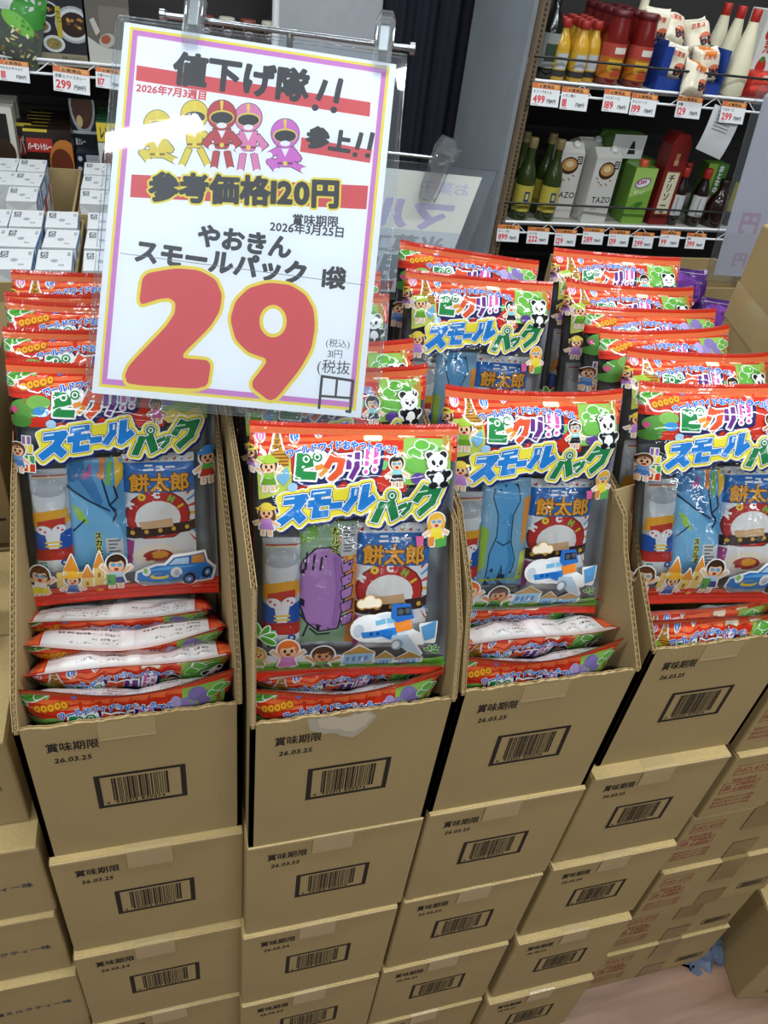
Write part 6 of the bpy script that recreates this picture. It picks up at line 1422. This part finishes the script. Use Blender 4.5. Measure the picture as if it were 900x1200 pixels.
# leaflet hanging from the rail
m = MB(); p = at_y(853, 128, RY-.006); n = 10; vs = []
for k in range(n+1):
    s_ = k/n; vs += [(-.055*(1-.1*s_), -.012*math.sin(s_*2.2), -s_*.135), (.060*(1-.05*s_), -.014*math.sin(s_*2.2)-.004, -s_*.140)]
m.add(vs, [(2*i, 2*i+1, 2*i+3, 2*i+2) for i in range(n)], 0, '#d9dadc', True); A = Art()
for k in range(6): A.rect('#8d9096', .15, .12+k*.09, .8, .14+k*.09)
for v, t_, col, L in A.el: m.add([(-.05+a*.1, -.012*math.sin((b*.8)*2.2)-.0052, -b*.11) for a, b in v], t_, 0, col)
o = m.build('leaflet', BOX_PRINT, None, False); o.location = p; o.rotation_euler = (0, .22, 0); tag(o, 'white leaflet hanging from the rail of the upper sauce shelf', 'leaflet')
for k, (px, py, pr, tx) in enumerate(((641, 99, '499', 'オリーブオイル'), (676, 100, '111', 'レモン果汁'), (724, 108, '189', 'パスタソース'), (756, 112, '199', 'チョコソース'), (810, 113, '129', '砂糖'), (862, 119, '299', 'マヨネーズ'))):
    p = at_y(px, py, RY-.014); price_tag(f'price tag on the upper sauce shelf, {ordw[k]} from the left', (p.x, RY-.014, ZA-.004-.004*(k % 2)), .092, pr, '', tx, 1)
for k, (px, py, pr, tx) in enumerate(((601, 244, '899', 'オリーブ油'), (637, 245, '222', 'ぶどう油'), (670, 247, '129', 'チャイ'), (703, 245, '289', 'ラテ'), (733, 250, '139', 'りんご'), (763, 250, '299', 'チリソース'), (794, 250, '99', 'しょうゆ'), (825, 252, '399', '黒酢'))):
    p = at_y(px, py, RY-.014); price_tag(f'price tag on the lower sauce shelf, {ordw[k]} from the left', (p.x, RY-.014, ZB-.006-.004*(k % 3)), .080, pr, '', tx, 1)
# below the sauces: open cartons and purple sweets in front
def plain_open(label, w, d, h, loc, rz):
    t = thing('open_carton', label, 'carton', loc, (0, 0, rz), 'open cartons below the sauce shelf'); th = .006
    for nm, q in (('front_panel', (-w/2, w/2, 0, th)), ('back_panel', (-w/2, w/2, d-th, d)), ('side_panel', (-w/2, -w/2+th, th, d-th)), ('side_panel', (w/2-th, w/2, th, d-th))):
        m = MB(); m.box(*q, 0, h); m.build(nm, CARD_IN, t)
    m = MB(); m.box(-w/2+th, w/2-th, th, d-th, 0, .006); m.build('base_panel', CARD_IN, t)
    m = MB(); m.prism([(-.10, .0), (.0, .0), (.012, .09), (-.085, .085)], 'y', 0, .005); o = m.build('top_flap', CARD_IN, t); o.location = (w/2, .02, h-.03); o.rotation_euler = (R_(20), 0, R_(-75))
    return t
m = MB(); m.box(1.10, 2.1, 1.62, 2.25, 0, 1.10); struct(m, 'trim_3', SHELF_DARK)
plain_open('open brown carton below the olive bottles', .30, .26, .27, (1.36, 1.95, 1.10), 0)
plain_open('open brown carton below the red sauce box', .30, .26, .27, (1.68, 1.95, 1.10), 0)
for k, (x_, y_, z_, ry) in enumerate(((1.26, 1.76, 1.25, 8), (1.40, 1.74, 1.24, -4), (1.54, 1.72, 1.22, 6), (1.33, 1.83, 1.27, -6), (1.47, 1.82, 1.27, 5))):
    A = Art(); A.rect('#4a2468', 0, 0, 150, 200); A.ell('#7a3f9a', 60, 60, 60, 40, 20); A.ell('#2e1446', 100, 130, 50, 36); A.ell('#c23a3a', 70, 96, 34, 18); A.text(WHITE, 'Grape', 42, 104, 22, .06); A.rect('#b9a9c9', 0, 0, 150, 14)
    for q in range(6): A.ell('#d8b8e8', 15+q*24, 170-(q % 2)*18, 8)
    pillow_pack('candy_pouch', f'purple candy pouch behind the right-hand bags, {ordw[k]} of the heap', 'candy pouch', .15, .20, .025, (x_, y_, z_), (R_(-22), R_(ry), 0), A, 40+k, 'purple candy pouches', '#4a2468')
m = MB(); m.box(1.12, 1.66, 1.60, 1.92, 1.10, 1.225); o = m.build('candy_tray', CARD_IN); tag(o, 'cardboard tray under the purple candy pouches', 'tray')
# far left, between the front cartons and the drink packs: more cartons and a red packet
for k in range(2):
    A = uart(.5); A.text('#3a3020', 'スニ', .72, .18, .11, .03); A.text('#3a3020', '25m', .78, .34, .09, .03); A.rect('#3a3020', .7, .4, .98, .41)
    art_box('brown_carton', f'brown carton with dark lettering at the left edge, {("lower", "upper")[k]} one', 'carton', .50, .34, .27, (-.50, 1.06, 1.02+.28*k-.02), 0, A, None, None, ('#8f7750',)*3, 'brown cartons at the left edge')
m = MB(); m.box(-.75, -.25, 1.06, 1.40, 0, .999); struct(m, 'trim_4', CARD)
A = Art(); A.rect('#b3201a', 0, 0, 110, 130); A.ell('#e8d8d0', 60, 60, 30, 14, -20); A.rect('#8f1612', 0, 100, 110, 130)
pillow_pack('red_packet', 'red packet at the left edge beside the far left open carton', 'packet', .11, .13, .025, (-.305, .80, 1.30), (R_(-25), R_(8), 0), A, 51)
